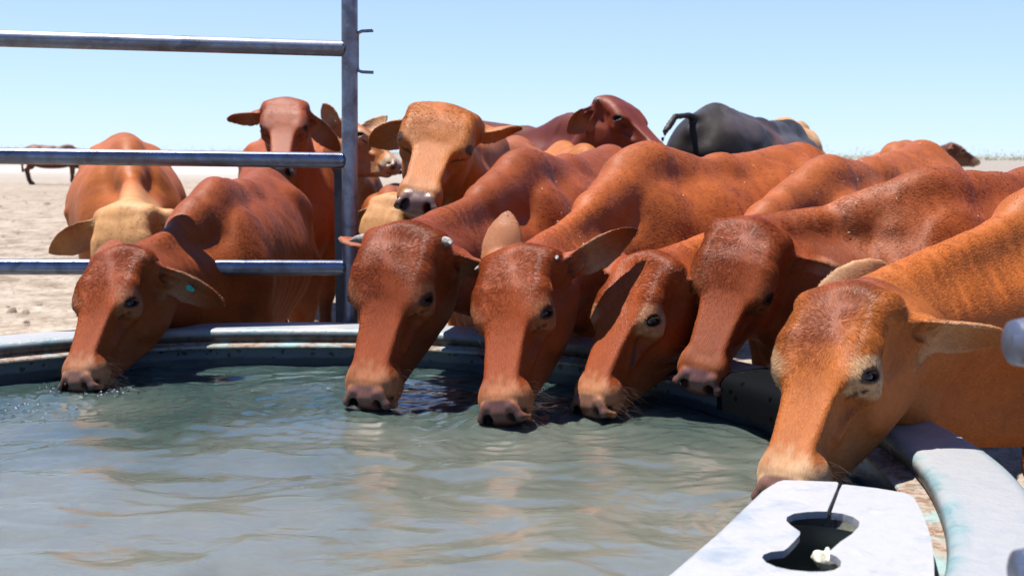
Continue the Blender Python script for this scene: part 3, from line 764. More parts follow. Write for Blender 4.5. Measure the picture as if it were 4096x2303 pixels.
def clods():
    r = np.random.default_rng(12); n = 2600; m = NT("clods"); m.set(Base_Color=m.ramp(m.noise(m.coord("Object"), 3, 3), [(.35, (.18, .135, .095)), (.6, (.36, .29, .22))]), Roughness=.95)
    y = r.uniform(4.6, 30, n) ** 1.0; x = r.uniform(-.62, .62, n) * y - 1; P = np.stack([x, y, np.zeros(n)], 1)
    keep = ~((np.hypot(x - TC[0], y - TC[1]) < 1.6)); P = P[keep]; n = len(P)
    s = (r.lognormal(-4.3, .5, n) * np.where(r.random(n) < .02, 2.5, 1))[:, None]; V = []; F = []
    ring = [(math.cos(t), math.sin(t)) for t in np.linspace(0, 2 * math.pi, 7)[:-1]]
    for k, (cx, cy) in enumerate(ring): V.append(P + np.concatenate([np.full((n, 1), cx), np.full((n, 1), cy), np.full((n, 1), -.3)], 1) * s * r.uniform(.7, 1.3, (n, 1)))
    for k, (cx, cy) in enumerate(ring): V.append(P + np.concatenate([np.full((n, 1), cx * .6), np.full((n, 1), cy * .6), np.full((n, 1), .45)], 1) * s * r.uniform(.7, 1.3, (n, 1)))
    V = np.concatenate(V); V[:, 2] += .008; i = np.arange(n)
    for k in range(6): k2 = (k + 1) % 6; F.append(np.stack([i + k * n, i + k2 * n, i + (6 + k2) * n, i + (6 + k) * n], 1))
    F.append(np.stack([i + 6 * n, i + 7 * n, i + 8 * n, i + 9 * n], 1)); F.append(np.stack([i + 9 * n, i + 10 * n, i + 11 * n, i + 6 * n], 1))
    tag(mesh_np("dry_clods", V, np.concatenate(F), m.m), "dry dung and earth clods scattered over the sandy ground", "clods", kind="stuff")
clods()
def scrub(name, x0, x1, y, hmax, n, col, seed):
    r = np.random.default_rng(seed); m = NT(name); m.set(Base_Color=col, Roughness=.8)
    k = max(8, int(n / 60)); cx = r.uniform(x0, x1, k); ch = hmax * r.uniform(.45, 1.0, k) ** 1.3; cw = ch * r.uniform(1.5, 4, k)
    j = r.integers(0, k, n); P = np.stack([cx[j] + r.normal(0, 1, n) * cw[j], y + r.normal(0, 6, n), np.abs(r.normal(0, .55, n)) * ch[j]], 1)
    s = hmax * .065 * r.uniform(.5, 1.4, n)[:, None]; a = r.normal(0, 1, (n, 3)); b = r.normal(0, 1, (n, 3))
    a /= np.linalg.norm(a, axis=1)[:, None]; b /= np.linalg.norm(b, axis=1)[:, None]
    V = np.concatenate([P - a * s, P - b * s, P + a * s, P + b * s]); i = np.arange(n)
    o = mesh_np(name, V, np.stack([i, i + n, i + 2 * n, i + 3 * n], 1), m.m); tag(o, "low green scrub along the far horizon", "scrub", kind="stuff")
scrub("far_scrub", 20, 520, 330, 2.6, 34000, (.38, .42, .27), 3)  # both scrub bands paled in colour to stand in for haze
scrub("far_scrub", -420, 40, 520, 3.0, 9000, (.44, .48, .40), 4)

# ---------------------------------------------------------------- trough
def lathe(prof, n=160, jit=None, a0=0, a1=2 * math.pi, closed=True):
    V, F = [], []; K = len(prof)
    for i in range(n):
        a = a0 + (a1 - a0) * i / (n if closed else n - 1)
        for (r, z) in prof: 
            dr = 0 if jit is None else jit(a, r, z)
            V.append((TC[0] + (r + dr) * math.cos(a), TC[1] + (r + dr) * math.sin(a), z))
    for i in range(n if closed else n - 1):
        i2 = (i + 1) % n
        for k in range(K - 1): F.append((i * K + k, i2 * K + k, i2 * K + k + 1, i * K + k + 1))
    return V, F
def poly_mat():
    m = NT("weathered_poly"); g = m.n("NewGeometry").outputs["Position"]
    sep = m.n("SeparateXYZ"); m.put(sep.inputs[0], g)
    dx = m.math('SUBTRACT', sep.outputs[0], float(TC[0])); dy = m.math('SUBTRACT', sep.outputs[1], float(TC[1]))
    rad = m.math('SQRT', m.math('ADD', m.math('MULTIPLY', dx, dx), m.math('MULTIPLY', dy, dy)))
    n1 = m.noise(g, 9, 6, .65, .4); n2 = m.noise(g, 38, 5, .7, .6); n3 = m.noise(g, 3.0, 3, .5)
    rw = m.math('ADD', rad, m.math('MULTIPLY', m.math('SUBTRACT', n1, .5), .05))
    e_in = m.n("MapRange", i_0=rw, i_1=1.372, i_2=1.345).outputs[0]; e_out = m.n("MapRange", i_0=rw, i_1=1.468, i_2=1.488).outputs[0]
    edge = m.math('MAXIMUM', e_in, m.math('MULTIPLY', e_out, .75))
    top = m.n("MapRange", i_0=sep.outputs[2], i_1=.598, i_2=.612).outputs[0]
    chalk = m.mix(m.ramp(n2, [(.42, 0.0), (.7, .5)]), (.35, .355, .365), (.20, .24, .27))
    chalk = m.mix(m.ramp(n3, [(.5, 0.0), (.7, .35)]), chalk, (.62, .52, .44))
    teal = m.mix(n2, (.05, .17, .19), (.24, .37, .39))
    c = m.mix(m.math('MULTIPLY', edge, m.ramp(m.math('ADD', n1, m.math('MULTIPLY', n2, .3)), [(.52, .95), (.75, .25)])), chalk, teal)
    # wall below the rim: dirty, dark brown film over teal; drips
    st = m.n("Mapping"); m.put(st.inputs[0], g); st.inputs["Scale"].default_value = (1, 1, .25)
    n5 = m.noise(st.outputs[0], 26, 6, .7, .5)
    wall = m.mix(m.ramp(n5, [(.40, 0.0), (.50, 1.0)]), (.026, .023, .021), (.070, .060, .053))
    wall = m.mix(m.ramp(n5, [(.63, 0.0), (.66, .7)]), wall, (.38, .36, .34))
    shelf = m.mix(m.ramp(n2, [(.45, 0.0), (.58, 1.0)]), (.36, .30, .25), (.20, .11, .06))
    shelf = m.mix(m.ramp(n1, [(.5, 0.0), (.62, .8)]), shelf, (.28, .45, .45))
    isshelf = m.math('MULTIPLY', m.n("MapRange", i_0=sep.outputs[2], i_1=.582, i_2=.580).outputs[0], m.n("MapRange", i_0=sep.outputs[2], i_1=.562, i_2=.566).outputs[0])
    low = m.n("MapRange", i_0=sep.outputs[2], i_1=.567, i_2=.563).outputs[0]
    gw = m.n("VectorMath", operation='ADD'); m.put(gw.inputs[0], g); nn = m.n("TexNoise", i_Vector=g, i_Scale=30.0, i_Detail=3.0); vs = m.n("VectorMath", operation='SCALE'); m.put(vs.inputs[0], nn.outputs['Color']); vs.inputs['Scale'].default_value = .035; m.put(gw.inputs[1], vs.outputs[0])
    mold = m.n("TexVoronoi", i_Vector=gw.outputs[0], i_Scale=38.0, feature='F1').outputs["Distance"]
    lowc = m.mix(m.ramp(m.math('ADD', mold, m.math('MULTIPLY', n1, -.35)), [(.06, 1.0), (.10, 0.0)]), (.085, .12, .16), (.008, .014, .02))
    lowc = m.mix(m.n("MapRange", i_0=m.math('ADD', sep.outputs[2], m.math('MULTIPLY', n1, .02)), i_1=.548, i_2=.540).outputs[0], lowc, (.012, .030, .045))
    c2 = m.mix(isshelf, wall, shelf); c2 = m.mix(low, c2, lowc)
    c = m.mix(top, c2, c)
    outer = m.math('MULTIPLY', m.n("MapRange", i_0=rad, i_1=1.40, i_2=1.42).outputs[0], m.math('SUBTRACT', 1.0, top))
    c = m.mix(outer, c, (.10, .30, .30))
    m.set(Base_Color=c, Roughness=m.ramp(n2, [(.3, .32), (.7, .55)]), Specular_IOR_Level=.45, Normal=m.bump(m.math('ADD', n2, m.math('MULTIPLY', n1, 2.0)), .004, .5))
    return m.m
M["poly"] = poly_mat()
def build_trough():
    def jit(a, r, z): return (.006 * math.sin(3 * a + 1) + .004 * math.sin(7 * a) + .003 * math.sin(13 * a + 2)) * (1 if z > .1 else .3)
    prof = [(1.44, -.02), (1.445, .30), (1.455, .56), (1.462, .572), (1.490, .576), (1.495, .582), (1.496, .602), (1.492, .613), (1.484, .619), (1.470, .621), (1.42, .6195), (1.372, .620),
            (1.356, .619), (1.347, .614), (1.343, .606), (1.342, .598), (1.345, .585), (1.349, .579), (1.345, .5765), (1.312, .5755), (1.304, .574), (1.302, .570), (1.305, .565), (1.318, .562),
            (1.322, .548), (1.318, .50), (1.300, .30), (1.27, .12), (0.0, .10)]
    V, F = lathe(prof, 220, jit)
    o = MB().add(V, F).build("water_trough", M["poly"])
    tag(o, "big round stock trough with a chalky white and teal plastic rim, full of water", "trough")
build_trough()

# ---------------------------------------------------------------- water
def build_water(muzzles):
    m = NT("trough_water"); g = m.n("NewGeometry").outputs["Position"]
    n1 = m.noise(g, 2.2, 3, .5); 
    mp = m.n("Mapping"); m.put(mp.inputs[0], g); mp.inputs["Scale"].default_value = (1, 1.7, 1); mp.inputs["Rotation"].default_value = (0, 0, R_(18))
    w1 = m.noise(mp.outputs[0], 14, 4, .5, 1.2); w2 = m.noise(g, 55, 3, .5, .8)
    sp = m.n("SeparateXYZ"); m.put(sp.inputs[0], g)
    near_tone = m.n("MapRange", i_0=m.math('ADD', sp.outputs[1], m.math('MULTIPLY', m.math('SUBTRACT', n1, .5), 1.6)), i_1=3.0, i_2=1.9).outputs[0]   # far half coloured darker to stand in for grazing view and reflections
    c = m.mix(near_tone, (.040, .074, .068), (.180, .186, .152))
    m.set(Base_Color=c, Roughness=.015, IOR=1.9, Specular_IOR_Level=.5, Subsurface_Weight=1.0, Subsurface_Scale=.035)
    m.b.inputs["Subsurface Radius"].default_value = (.7, 1.3, 1.1); m.b.subsurface_method = 'RANDOM_WALK'
    m.put(m.b.inputs["Normal"], m.bump(w2, .0008, .30, m.bump(w1, .006, .35)))
    h = .0085; R = 1.30; n = int(2 * R / h); ax = np.linspace(-R, R, n)
    X, Y = np.meshgrid(ax, ax, indexing='ij'); X = X + TC[0]; Y = Y + TC[1]
    P = np.stack([X.ravel(), Y.ravel(), np.zeros(X.size)], 1)
    Pw = P + np.stack([(cell_noise(P, 4, 11) - .5) * .22 + (cell_noise(P, 11, 13) - .5) * .05, (cell_noise(P, 4, 12) - .5) * .22 + (cell_noise(P, 11, 14) - .5) * .05, 0 * P[:, 0]], 1)
    z = (cell_noise(Pw * np.array([1, 1.5, 1]), 5.5, 1) - .5) * .021 + (cell_noise(Pw * np.array([.8, 1.6, 1]), 12, 2) - .5) * .0095 + (cell_noise(Pw * np.array([.7, 1.3, 1]), 27, 3) - .5) * .0038 + (cell_noise(Pw, 52, 4) - .5) * .0011
    for (mx, my, amp, lam) in muzzles:
        d = np.hypot(P[:, 0] - mx, P[:, 1] - my); d2 = d + (cell_noise(P, 9, 5) - .5) * .02
        z += amp * np.sin(d2 / lam * 2 * math.pi) * np.exp(-d / .22) * np.clip(d / .05, 0, 1)
    # churned water beside the first calf
    for (mx, my, rr, amp) in ((-1.27, 2.80, .14, .011), (-1.12, 2.77, .07, .010), (-1.40, 2.55, .10, .008), (-1.30, 2.62, .16, .004)):
        d = np.hypot(P[:, 0] - mx, P[:, 1] - my); z += (cell_noise(P, 60, 8) - .5) * amp * 1.7 * np.exp(-(d / rr) ** 2) + (cell_noise(P, 120, 9) - .5) * amp * .5 * np.exp(-(d / rr) ** 2)
    P[:, 2] = WAT_Z + z
    rad = np.hypot(P[:, 0] - TC[0], P[:, 1] - TC[1])
    i, j = np.meshgrid(np.arange(n - 1), np.arange(n - 1), indexing='ij'); i, j = i.ravel(), j.ravel()
    F = np.stack([i * n + j, (i + 1) * n + j, (i + 1) * n + j + 1, i * n + j + 1], 1)
    keep = (rad[F] < 1.318).all(1)
    # let the outermost kept cells reach to the wall
    F = F[keep]; used = np.unique(F); rm = np.full(len(P), -1); rm[used] = np.arange(len(used)); P = P[used]; F = rm[F]
    e = {}
    for q in F:
        for k in range(4):
            a, b = int(q[k]), int(q[(k + 1) % 4]); 
            if (b, a) in e: del e[(b, a)]
            else: e[(a, b)] = 1
    bn = len(P); bd = sorted({a for a, b in e} | {b for a, b in e}); low = P[bd].copy(); low[:, 2] = .13; mp_ = {v: bn + k for k, v in enumerate(bd)}
    sideF = [(a, mp_[a], mp_[b], b) for a, b in e]; 
    # push the border ring out to the wall
    for v in bd:
        d = P[v, :2] - TC; P[v, :2] = TC + d / np.linalg.norm(d) * 1.3195; 
    for k, v in enumerate(bd): d = low[k, :2] - TC; low[k, :2] = TC + d / np.linalg.norm(d) * 1.27
    cb = len(P) + len(low); P = np.concatenate([P, low, [[TC[0], TC[1], .13]]])
    capF = [(mp_[b], mp_[a], cb, cb) for a, b in e]
    me = bpy.data.meshes.new("water"); me.from_pydata(P.tolist(), [], [tuple(map(int, f)) for f in F] + [tuple(map(int, f)) for f in sideF] + [tuple(map(int, f[:3])) for f in capF])
    me.polygons.foreach_set("use_smooth", [True] * len(me.polygons)); me.update(); me.materials.append(m.m)
    o = link(bpy.data.objects.new("water", me)); tag(o, kind="structure")

# ---------------------------------------------------------------- steel
def steel_mat(name, tint=(.27, .31, .40), rough=.34, dirt=.5):
    m = NT(name); o = m.n("NewGeometry").outputs["Position"]
    n1 = m.noise(o, 14, 6, .65, .5); n2 = m.noise(o, 60, 5, .7, .3); n3 = m.noise(o, 5, 4, .6, 1.0)
    c = m.mix(m.ramp(n1, [(.35, 0.0), (.6, 1.0)]), (.20, .20, .23), tint)
    c = m.mix(m.math('MULTIPLY', m.ramp(n3, [(.55, 0.0), (.62, 1.0)]), dirt), c, (.09, .09, .11))
    c = m.mix(m.ramp(n2, [(.60, 0.0), (.75, .6)]), c, (.55, .54, .55))
    m.set(Base_Color=c, Metallic=.85, Roughness=m.ramp(n1, [(.3, rough + .22), (.7, rough - .05)]), Normal=m.bump(n2, .002, .35))
    return m.m
M["steel"] = steel_mat("galvanised_steel")
M["steel_dirty"] = steel_mat("dusty_steel", (.16, .155, .15), .7, .8)
def build_panel():
    root = empty("rail_panel", at(1396, 1285, 3.62) * np.array([1, 1, 0]), "galvanised steel rail panel ending in a tall post behind the trough, with three rails", "rail panel")
    D1, D0 = 3.62, 3.40; 
    top = at(1398, -120, D1); bot = at(1400, 1290, D1); bot = bot + (bot - top) * .55; bot[2] = -.05
    MB().tube([top, bot], .0262, 28).build("post", M["steel"], root)
    for (yl, yr) in ((153, 194), (622, 641), (1065, 1070)):
        a = at(0, yl, D0); b = at(1370, yr, D1 - .0); a2 = a + (a - b) * .9
        d = (b - a) / np.linalg.norm(b - a)
        MB().tube([a2, b + d * .012], .0252, 28).build("rail", M["steel"], root)
        # weld bead
        W = MB(); n = 26; c = b + d * 0.004; u = np.cross(d, (0, 0, 1)); u /= np.linalg.norm(u); w = np.cross(u, d)
        W.tube([c + (u * math.cos(t) + w * math.sin(t)) * .0265 + d * (.003 * math.sin(t * 9)) for t in np.linspace(0, 2 * math.pi, n)], .0035, 8, False).build("weld", M["steel_dirty"], root)
    a = at(1362, 690, D1 + .07); b = at(1368, 1290, D1 + .07)
    v = (b - a); MB().box((a + b) / 2 + v * .1, (.042, .006, float(np.linalg.norm(v)) * 1.25)).build("flat_bar", M["steel_dirty"], root, False)
    p = [at(1493, 122, D1), at(1448, 124, D1), at(1434, 130, D1), at(1430, 142, D1), at(1430, 268, D1), at(1434, 282, D1), at(1448, 287, D1), at(1494, 289, D1)]
    MB().tube(p, .0052, 12).build("latch_bracket", M["steel"], root)
build_panel()
def build_gate():
    root = empty("pipe_gate", (.72, 1.2, 0), "blurred near steel gate end at the right edge, pipe ends over the trough rim", "gate")
    D = 1.15
    for (py, px, dd) in ((1368, 4030, D), (2290, 4052, .98)):
        a = at(px, py, dd); r = .0265 if py < 2000 else .024; b = a + np.array([.45, .04, 0.0])
        MB().tube([a, a + np.array([.006, 0, 0]), a + np.array([.022, .002, 0]), b], [r * .55, r * .9, r, r], 28).build("rail", M["steel"], root)
    c = at(4030, 1368, D) + np.array([.16, .03, 0])
    MB().tube([(c[0], c[1], -.05), (c[0], c[1], 1.5)], .028, 28).build("post", M["steel"], root)
build_gate()

# ---------------------------------------------------------------- float-valve cover
def build_cover():
    Z = RIM_Z + .004; root = empty("float_valve_cover", at(3300, 2200, z=Z) * np.array([1, 1, 0]) + np.array([0, 0, Z]), "chalky white plastic cover with a double round hole and a slit, at near right", "valve cover")
    q = lambda x, y: (2600 + x / 1.9815, 1850 + y / 1.9815)
    W = lambda pts: [at(*q(x, y), z=Z)[:2] for x, y in pts]
    outer = W([(1010, 148), (1060, 133), (1200, 137), (1478, 148), (1492, 156), (1484, 190), (1402, 382)])
    outer2 = W([(1438, 388), (1505, 205), (1524, 170), (1545, 168), (1800, 198), (2010, 232), (2060, 250), (2100, 285), (2150, 380), (2205, 520), (2240, 660), (2252, 800), (2256, 1100)])
    left = W([(-260, 1340), (160, 900), (600, 520), (930, 200)])
    hole = W([(1438, 388), (1530, 400), (1610, 425), (1660, 460), (1655, 500), (1600, 560), (1510, 620), (1430, 690), (1425, 715), (1480, 740), (1515, 775), (1510, 815), (1460, 845), (1380, 858), (1260, 858), (1120, 845), (1000, 820), (920, 785), (888, 748), (900, 722), (960, 700), (1060, 690), (1090, 670), (1140, 620), (1188, 565), (1188, 540), (1150, 515), (1110, 485), (1080, 455), (1085, 425), (1140, 398), (1240, 385), (1340, 380), (1402, 382)])
    ring = left + outer                 # goes round to the slit, then into the hole and back out
    poly = ring + hole[::-1] + outer2 + W([(-260, 2100)])[:0]
    near = W([(2256, 1340)]) 
    poly = poly + near
    # smooth the hole outline a little
    bm_v = [(float(p[0]), float(p[1])) for p in poly]
    import bmesh
    bm = bmesh.new(); vs = [bm.verts.new((x, y, Z)) for x, y in bm_v]; f = bm.faces.new(vs); bm.normal_update()
    if f.normal.z < 0: f.normal_flip()
    bmesh.ops.triangulate(bm, faces=[f], ngon_method='EAR_CLIP')
    r = bmesh.ops.extrude_face_region(bm, geom=bm.faces[:]); ev = [g for g in r["geom"] if isinstance(g, bmesh.types.BMVert)]
    for v in ev: v.co.z -= .011
    bmesh.ops.recalc_face_normals(bm, faces=bm.faces[:])
    me = bpy.data.meshes.new("cover_plate"); bm.to_mesh(me); bm.free()
    m = NT("cover_plastic"); g = m.n("NewGeometry").outputs["Position"]; n1 = m.noise(g, 12, 6, .65, .5); n2 = m.noise(g, 60, 5, .7); n3 = m.noise(g, 24, 2, .4)
    c = m.mix(m.ramp(n1, [(.52, 0.0), (.68, .75)]), (.33, .33, .34), (.13, .19, .25))
    c = m.mix(m.ramp(n3, [(.66, 0.0), (.70, .5)]), c, (.45, .38, .32)); c = m.mix(m.math('MULTIPLY', n2, .3), c, (.62, .64, .68))
    m.set(Base_Color=c, Roughness=.5, Normal=m.bump(m.math('ADD', n2, n1), .003, .4)); me.materials.append(m.m)
    o = link(bpy.data.objects.new("cover_plate", me), root); b = o.modifiers.new("b", 'BEVEL'); b.width = .005; b.segments = 3; b.limit_method = 'ANGLE'
    # sides of the box: skirts down into the water along the left and far edges
    sk = MB(); mm = M["poly_dark"]
    def skirt(P2, inset, zb, r=.02):
        P2 = np.array(P2); c = np.array([at(3300, 2250, z=Z)[:2]]); 
        d = (P2 - c); 
        V, F = [], []; prof = [(0, -.002), (.010, -.006), (.018, -.016), (.021, -.032), (.021, zb)]
        nn = np.zeros_like(P2)
        for i in range(len(P2)):
            t = P2[min(i + 1, len(P2) - 1)] - P2[max(i - 1, 0)]; n_ = np.array([-t[1], t[0]]); n_ /= np.linalg.norm(n_); 
            if n_ @ d[i] < 0: n_ = -n_
            nn[i] = n_
        for i in range(len(P2)):
            for (o_, z_) in prof: V.append((*(P2[i] + nn[i] * (o_ - .002)), Z + z_))
        K = len(prof)
        for i in range(len(P2) - 1):
            for k in range(K - 1): F.append((i * K + k, (i + 1) * K + k, (i + 1) * K + k + 1, i * K + k + 1))
        sk.add(V, F)
    skirt(left + outer[:4], 0, -.20)
    sk.build("cover_side", m.m, root)
    # dark inside
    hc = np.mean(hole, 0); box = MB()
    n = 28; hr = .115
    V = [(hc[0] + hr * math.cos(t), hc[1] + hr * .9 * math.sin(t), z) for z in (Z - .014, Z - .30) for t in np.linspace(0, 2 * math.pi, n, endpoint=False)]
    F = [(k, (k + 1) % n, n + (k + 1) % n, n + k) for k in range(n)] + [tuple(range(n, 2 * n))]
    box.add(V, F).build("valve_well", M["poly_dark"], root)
    # float valve knob
    k0 = at(3311, 2235, z=Z - .05); fv = empty("float_valve", k0, "small crusted cream float valve knob seen through the cover's hole", "valve")
    prims = [ell((0, 0, 0), (.020, .018, .011), .006), ell((-.012, .004, .003), (.009, .010, .008), .006), ell((.012, -.002, .002), (.010, .011, .009), .006), cone((0, 0, -.005), (-.004, -.006, -.045), .013, .011, .006), ell((.0, .004, .011), (.004, .003, .005), .003), cone((.018, .0, 0), (.021, 0, -.03), .005, .004, .004)]
    V, Q, N = mesh_sdf([P_((lambda P, f=p.f: f(P / 1.05) * 1.05 + (cell_noise(P, 160, 3) - .5) * .003), p.k) for p in prims], (-.05, -.05, -.07), (.05, .05, .03), .0016)
    m = NT("crusted_valve"); g = m.coord("Object"); nz = m.noise(g, 70, 5, .7)
    m.set(Base_Color=m.ramp(nz, [(.35, (.30, .30, .22)), (.5, (.62, .60, .50)), (.7, (.78, .76, .70))]), Roughness=.7)
    mesh_np("knob", V + k0, Q, m.m, fv)
    # thin stay wires from the slit
    for (a, b, dz) in (((1425, 395), (1345, 545), -.035), ((1478, 420), (1455, 600), -.045)):
        p0 = at(*q(*a), z=Z - .008); p1 = at(*q(*b), z=Z + dz)
        MB().tube([p0, (p0 + p1) / 2 + [0, 0, -.002], p1], .0022, 8).build("wire", M["steel_dirty"], root)
        MB().tube([p1 + [-.006, 0, 0], p1 + [.006, 0, .001]], .004, 8).build("wire_end", M["steel"], root)
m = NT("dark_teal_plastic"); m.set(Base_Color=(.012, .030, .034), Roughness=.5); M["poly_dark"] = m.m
build_cover()
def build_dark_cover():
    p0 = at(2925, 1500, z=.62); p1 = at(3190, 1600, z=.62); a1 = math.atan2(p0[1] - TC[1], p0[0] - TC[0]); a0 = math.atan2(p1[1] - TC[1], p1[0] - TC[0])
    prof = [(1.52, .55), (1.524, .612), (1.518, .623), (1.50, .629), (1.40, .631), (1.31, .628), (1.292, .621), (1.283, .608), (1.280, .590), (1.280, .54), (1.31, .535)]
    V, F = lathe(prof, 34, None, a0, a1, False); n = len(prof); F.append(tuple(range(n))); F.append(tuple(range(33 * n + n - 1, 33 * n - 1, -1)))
    mt = NT("shaded_black_plastic"); g = mt.n("NewGeometry").outputs["Position"]; vo = mt.n("TexVoronoi", i_Vector=g, i_Scale=26.0).outputs["Distance"]; nz = mt.noise(g, 40, 5, .7)
    c = mt.mix(mt.ramp(vo, [(.16, 1.0), (.20, 0.0)]), (.0045, .005, .006), (.0005, .0005, .0005))  # plastic painted near black so the sunlit lid reads as shaded
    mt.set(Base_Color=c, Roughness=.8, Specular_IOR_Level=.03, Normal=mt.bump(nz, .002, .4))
    o = MB().add(V, F).build("perforated_cover", mt.m, None, True); tag(o, "black perforated cover on the trough rim, darkened as shaded, left of the nearest calf's forehead", "cover")
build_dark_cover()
# ---------------------------------------------------------------- the cattle
HD = dict(
    A=dict(X=(-0.123,-0.630,-0.767), Z=(-0.282,-0.719,0.635), t=(-1.143,3.174,0.909), s=0.940),
    B=dict(X=(-0.178,-0.495,-0.850), Z=(-0.294,-0.798,0.527), t=(-0.296,2.921,0.995), s=1.049),
    C=dict(X=(-0.113,-0.583,-0.805), Z=(-0.417,-0.707,0.571), t=(0.004,2.833,0.946), s=0.992),
    D=dict(X=(-0.404,-0.477,-0.781), Z=(-0.576,-0.530,0.622), t=(0.345,2.890,0.926), s=0.974),
    E=dict(X=(-0.367,-0.471,-0.802), Z=(-0.226,-0.791,0.568), t=(0.624,2.882,1.000), s=1.011),
    F=dict(X=(-0.416,-0.520,-0.747), Z=(-0.553,-0.508,0.661), t=(0.644,2.122,0.925), s=0.972),
    J=dict(X=(-0.140,-0.790,-0.597), Z=(0.128,-0.613,0.780), t=(-0.239,4.031,1.352), s=1.124),
    G=dict(X=(0.081,-0.725,-0.684), Z=(0.072,-0.681,0.729), t=(-1.146,5.596,1.444), s=1.049),
    H=dict(X=(0.181,-0.744,-0.643), Z=(0.033,-0.649,0.760), t=(-1.680,4.638,0.941), s=1.011),
    I=dict(X=(0.694,-0.530,-0.487), Z=(0.568,-0.012,0.823), t=(-0.929,6.418,1.354), s=0.997),
    K=dict(X=(0.126,0.802,-0.584), Z=(0.958,-0.250,-0.137), t=(-0.502,4.406,0.999), s=1.002),
    L=dict(X=(0.428,-0.668,-0.608), Z=(0.298,-0.531,0.793), t=(0.507,5.491,1.462), s=1.000))
def hm(k, **o):
    h = dict(HD[k]); h.update(o); s = h["s"]; return mat4(frame(h["X"], h["Z"]), np.array(h["t"]) - (np.array([0, 0, .013]) if k in "ABCD" else 0)), s
G_FRONT = "cattle drinking at the trough"; G_BACK = "cattle waiting behind the drinkers"
import os
def add(k, label, w, yaw, sb, v, grp=G_FRONT, **kw):
    Mh, sh = hm(k) if isinstance(k, str) else k
    return cow(label, Mh, sh, body_mat(w, yaw), sb, v, group=grp, seed=kw.pop("seed", 1), **kw)
EL = lambda u, w: (u, w)
HD["H"] = dict(X=(.06, -.38, -.92), Z=(-.12, -.90, .38), t=tuple(at(480, 812, D=4.62)), s=1.2)
HD["K"] = dict(X=(-.25, -.45, -.86), Z=(-.35, -.76, .50), t=(-.505, 4.50, 1.00), s=.90)
def ear(k, s, tip, dd, w, L=None):
    """ear pointing at a world point beside the head; w is the world direction the cup opens to"""
    Mh, sh = hm(k); b = Mh[:3, :3] @ (np.array([.035, s * .096, -.088]) * sh) + Mh[:3, 3]
    t = at(tip[0], tip[1], D=b[1] + dd) - b
    return nrm(Mh[:3, :3].T @ t), Mh[:3, :3].T @ np.asarray(w, float), min(.235, max(.17, float(np.linalg.norm(t)) / sh))
N0 = dict(hair=0, bodyhair=0)
# --- the drinkers
add("A", "chestnut calf at far left drinking with its neck through the rails, teal tag in ear", (-1.03, 3.80), -89, .925,
    dict(coat=RED, face=(.30, .072, .018), horn=0, whorl=(.09, .015), wide=.97, muz=.95, dome=-.003, fat=.98, hump=.35, len=.9, neck=.95, earL=ear("A", 1, (905, 1228), .02, (-.1, -.85, -.45)), earR=ear("A", -1, (455, 990), .10, (0, -.5, -.6)), pale=(.50, .25, .13), earlen=.19), hair=60000, bodyhair=60000, coarse=.009, seed=1)
add("B", "dark red calf with pale stub horns drinking right beside the steel post", (.03, 3.84), -112, 1.015,
    dict(coat=RED, face=(.29, .066, .018), horn=.042, burrs=26, hornr=.017, whorl=(.10, -.01), fat=.98, hump=.40, dome=.006, wide=1.04, muz=1.03, earL=ear("B", 1, (2010, 1110), .10, (-.1, -.5, -.8)), earR=ear("B", -1, (1385, 960), .12, (0, -.5, -.8)), pale=(.52, .23, .105), pad=(.27, .12, .085)), hair=70000, bodyhair=70000, coarse=.009, seed=2)
add("C", "red calf drinking in the middle with one broad ear raised to the right", (.41, 3.60), -134, 1.02,
    dict(coat=(.39, .108, .022), finer=.46, finex=.24, earR_col=(.50, .22, .09), face=(.31, .068, .016), horn=.018, hornr=.011, burrs=40, whorl=(.075, .01), fat=1.02, hump=.65, croup=.045, wide=1.0, muz=.98, dome=.002, ribs=0, neck=.95, earL=ear("C", 1, (2630, 878), .03, (.0, -.75, -.6)), earR=ear("C", -1, (2035, 845), .10, (.2, .8, .1)), pale=(.56, .25, .115), pad=(.17, .075, .055), earlen=.205, eartip=.9), hair=70000, bodyhair=90000, coarse=.009, seed=3)
add("D", "red drinking calf with pale yellowish eye patch, another calf's ear shadow across its forehead", (1.01, 3.62), -128, 1.0,
    dict(coat=(.41, .122, .032), face=(.31, .070, .017), horn=0, whorl=(.13, -.02), tuftamt=.4, stripe=.3, fat=1.02, hump=.30, croup=.08, wide=.95, muz=.94, dome=-.005, len=.98, neck=1.1, earL=ear("D", 1, (2900, 1150), .04, (.0, -.6, -.75)), earR=ear("D", -1, (2470, 1020), .12, (0, -.5, -.8)), tear=1, burrs=46, pale=(.56, .27, .13), eyering=.95, open=1.1), hair=70000, bodyhair=80000, coarse=.009, seed=4)
add("E", "dark chestnut calf with muzzle just above the water, left of the nearest orange calf", (1.15, 3.04), -148, .985,
    dict(coat=(.33, .088, .022), dewl=.20, burrs=40, face=(.27, .064, .017), horn=.0, whorl=(.06, .0), croup=.07, fat=.97, hump=.15, dome=.007, muz=.95, neck=1.2, earL=ear("E", 1, (3360, 1110), .06, (.0, -.5, -.8)), earR=ear("E", -1, (2900, 905), .12, (0, -.5, -.8)), pale=(.34, .12, .045), muzzle=.5, pad=(.22, .10, .08)), hair=70000, bodyhair=90000, coarse=.009, seed=5)
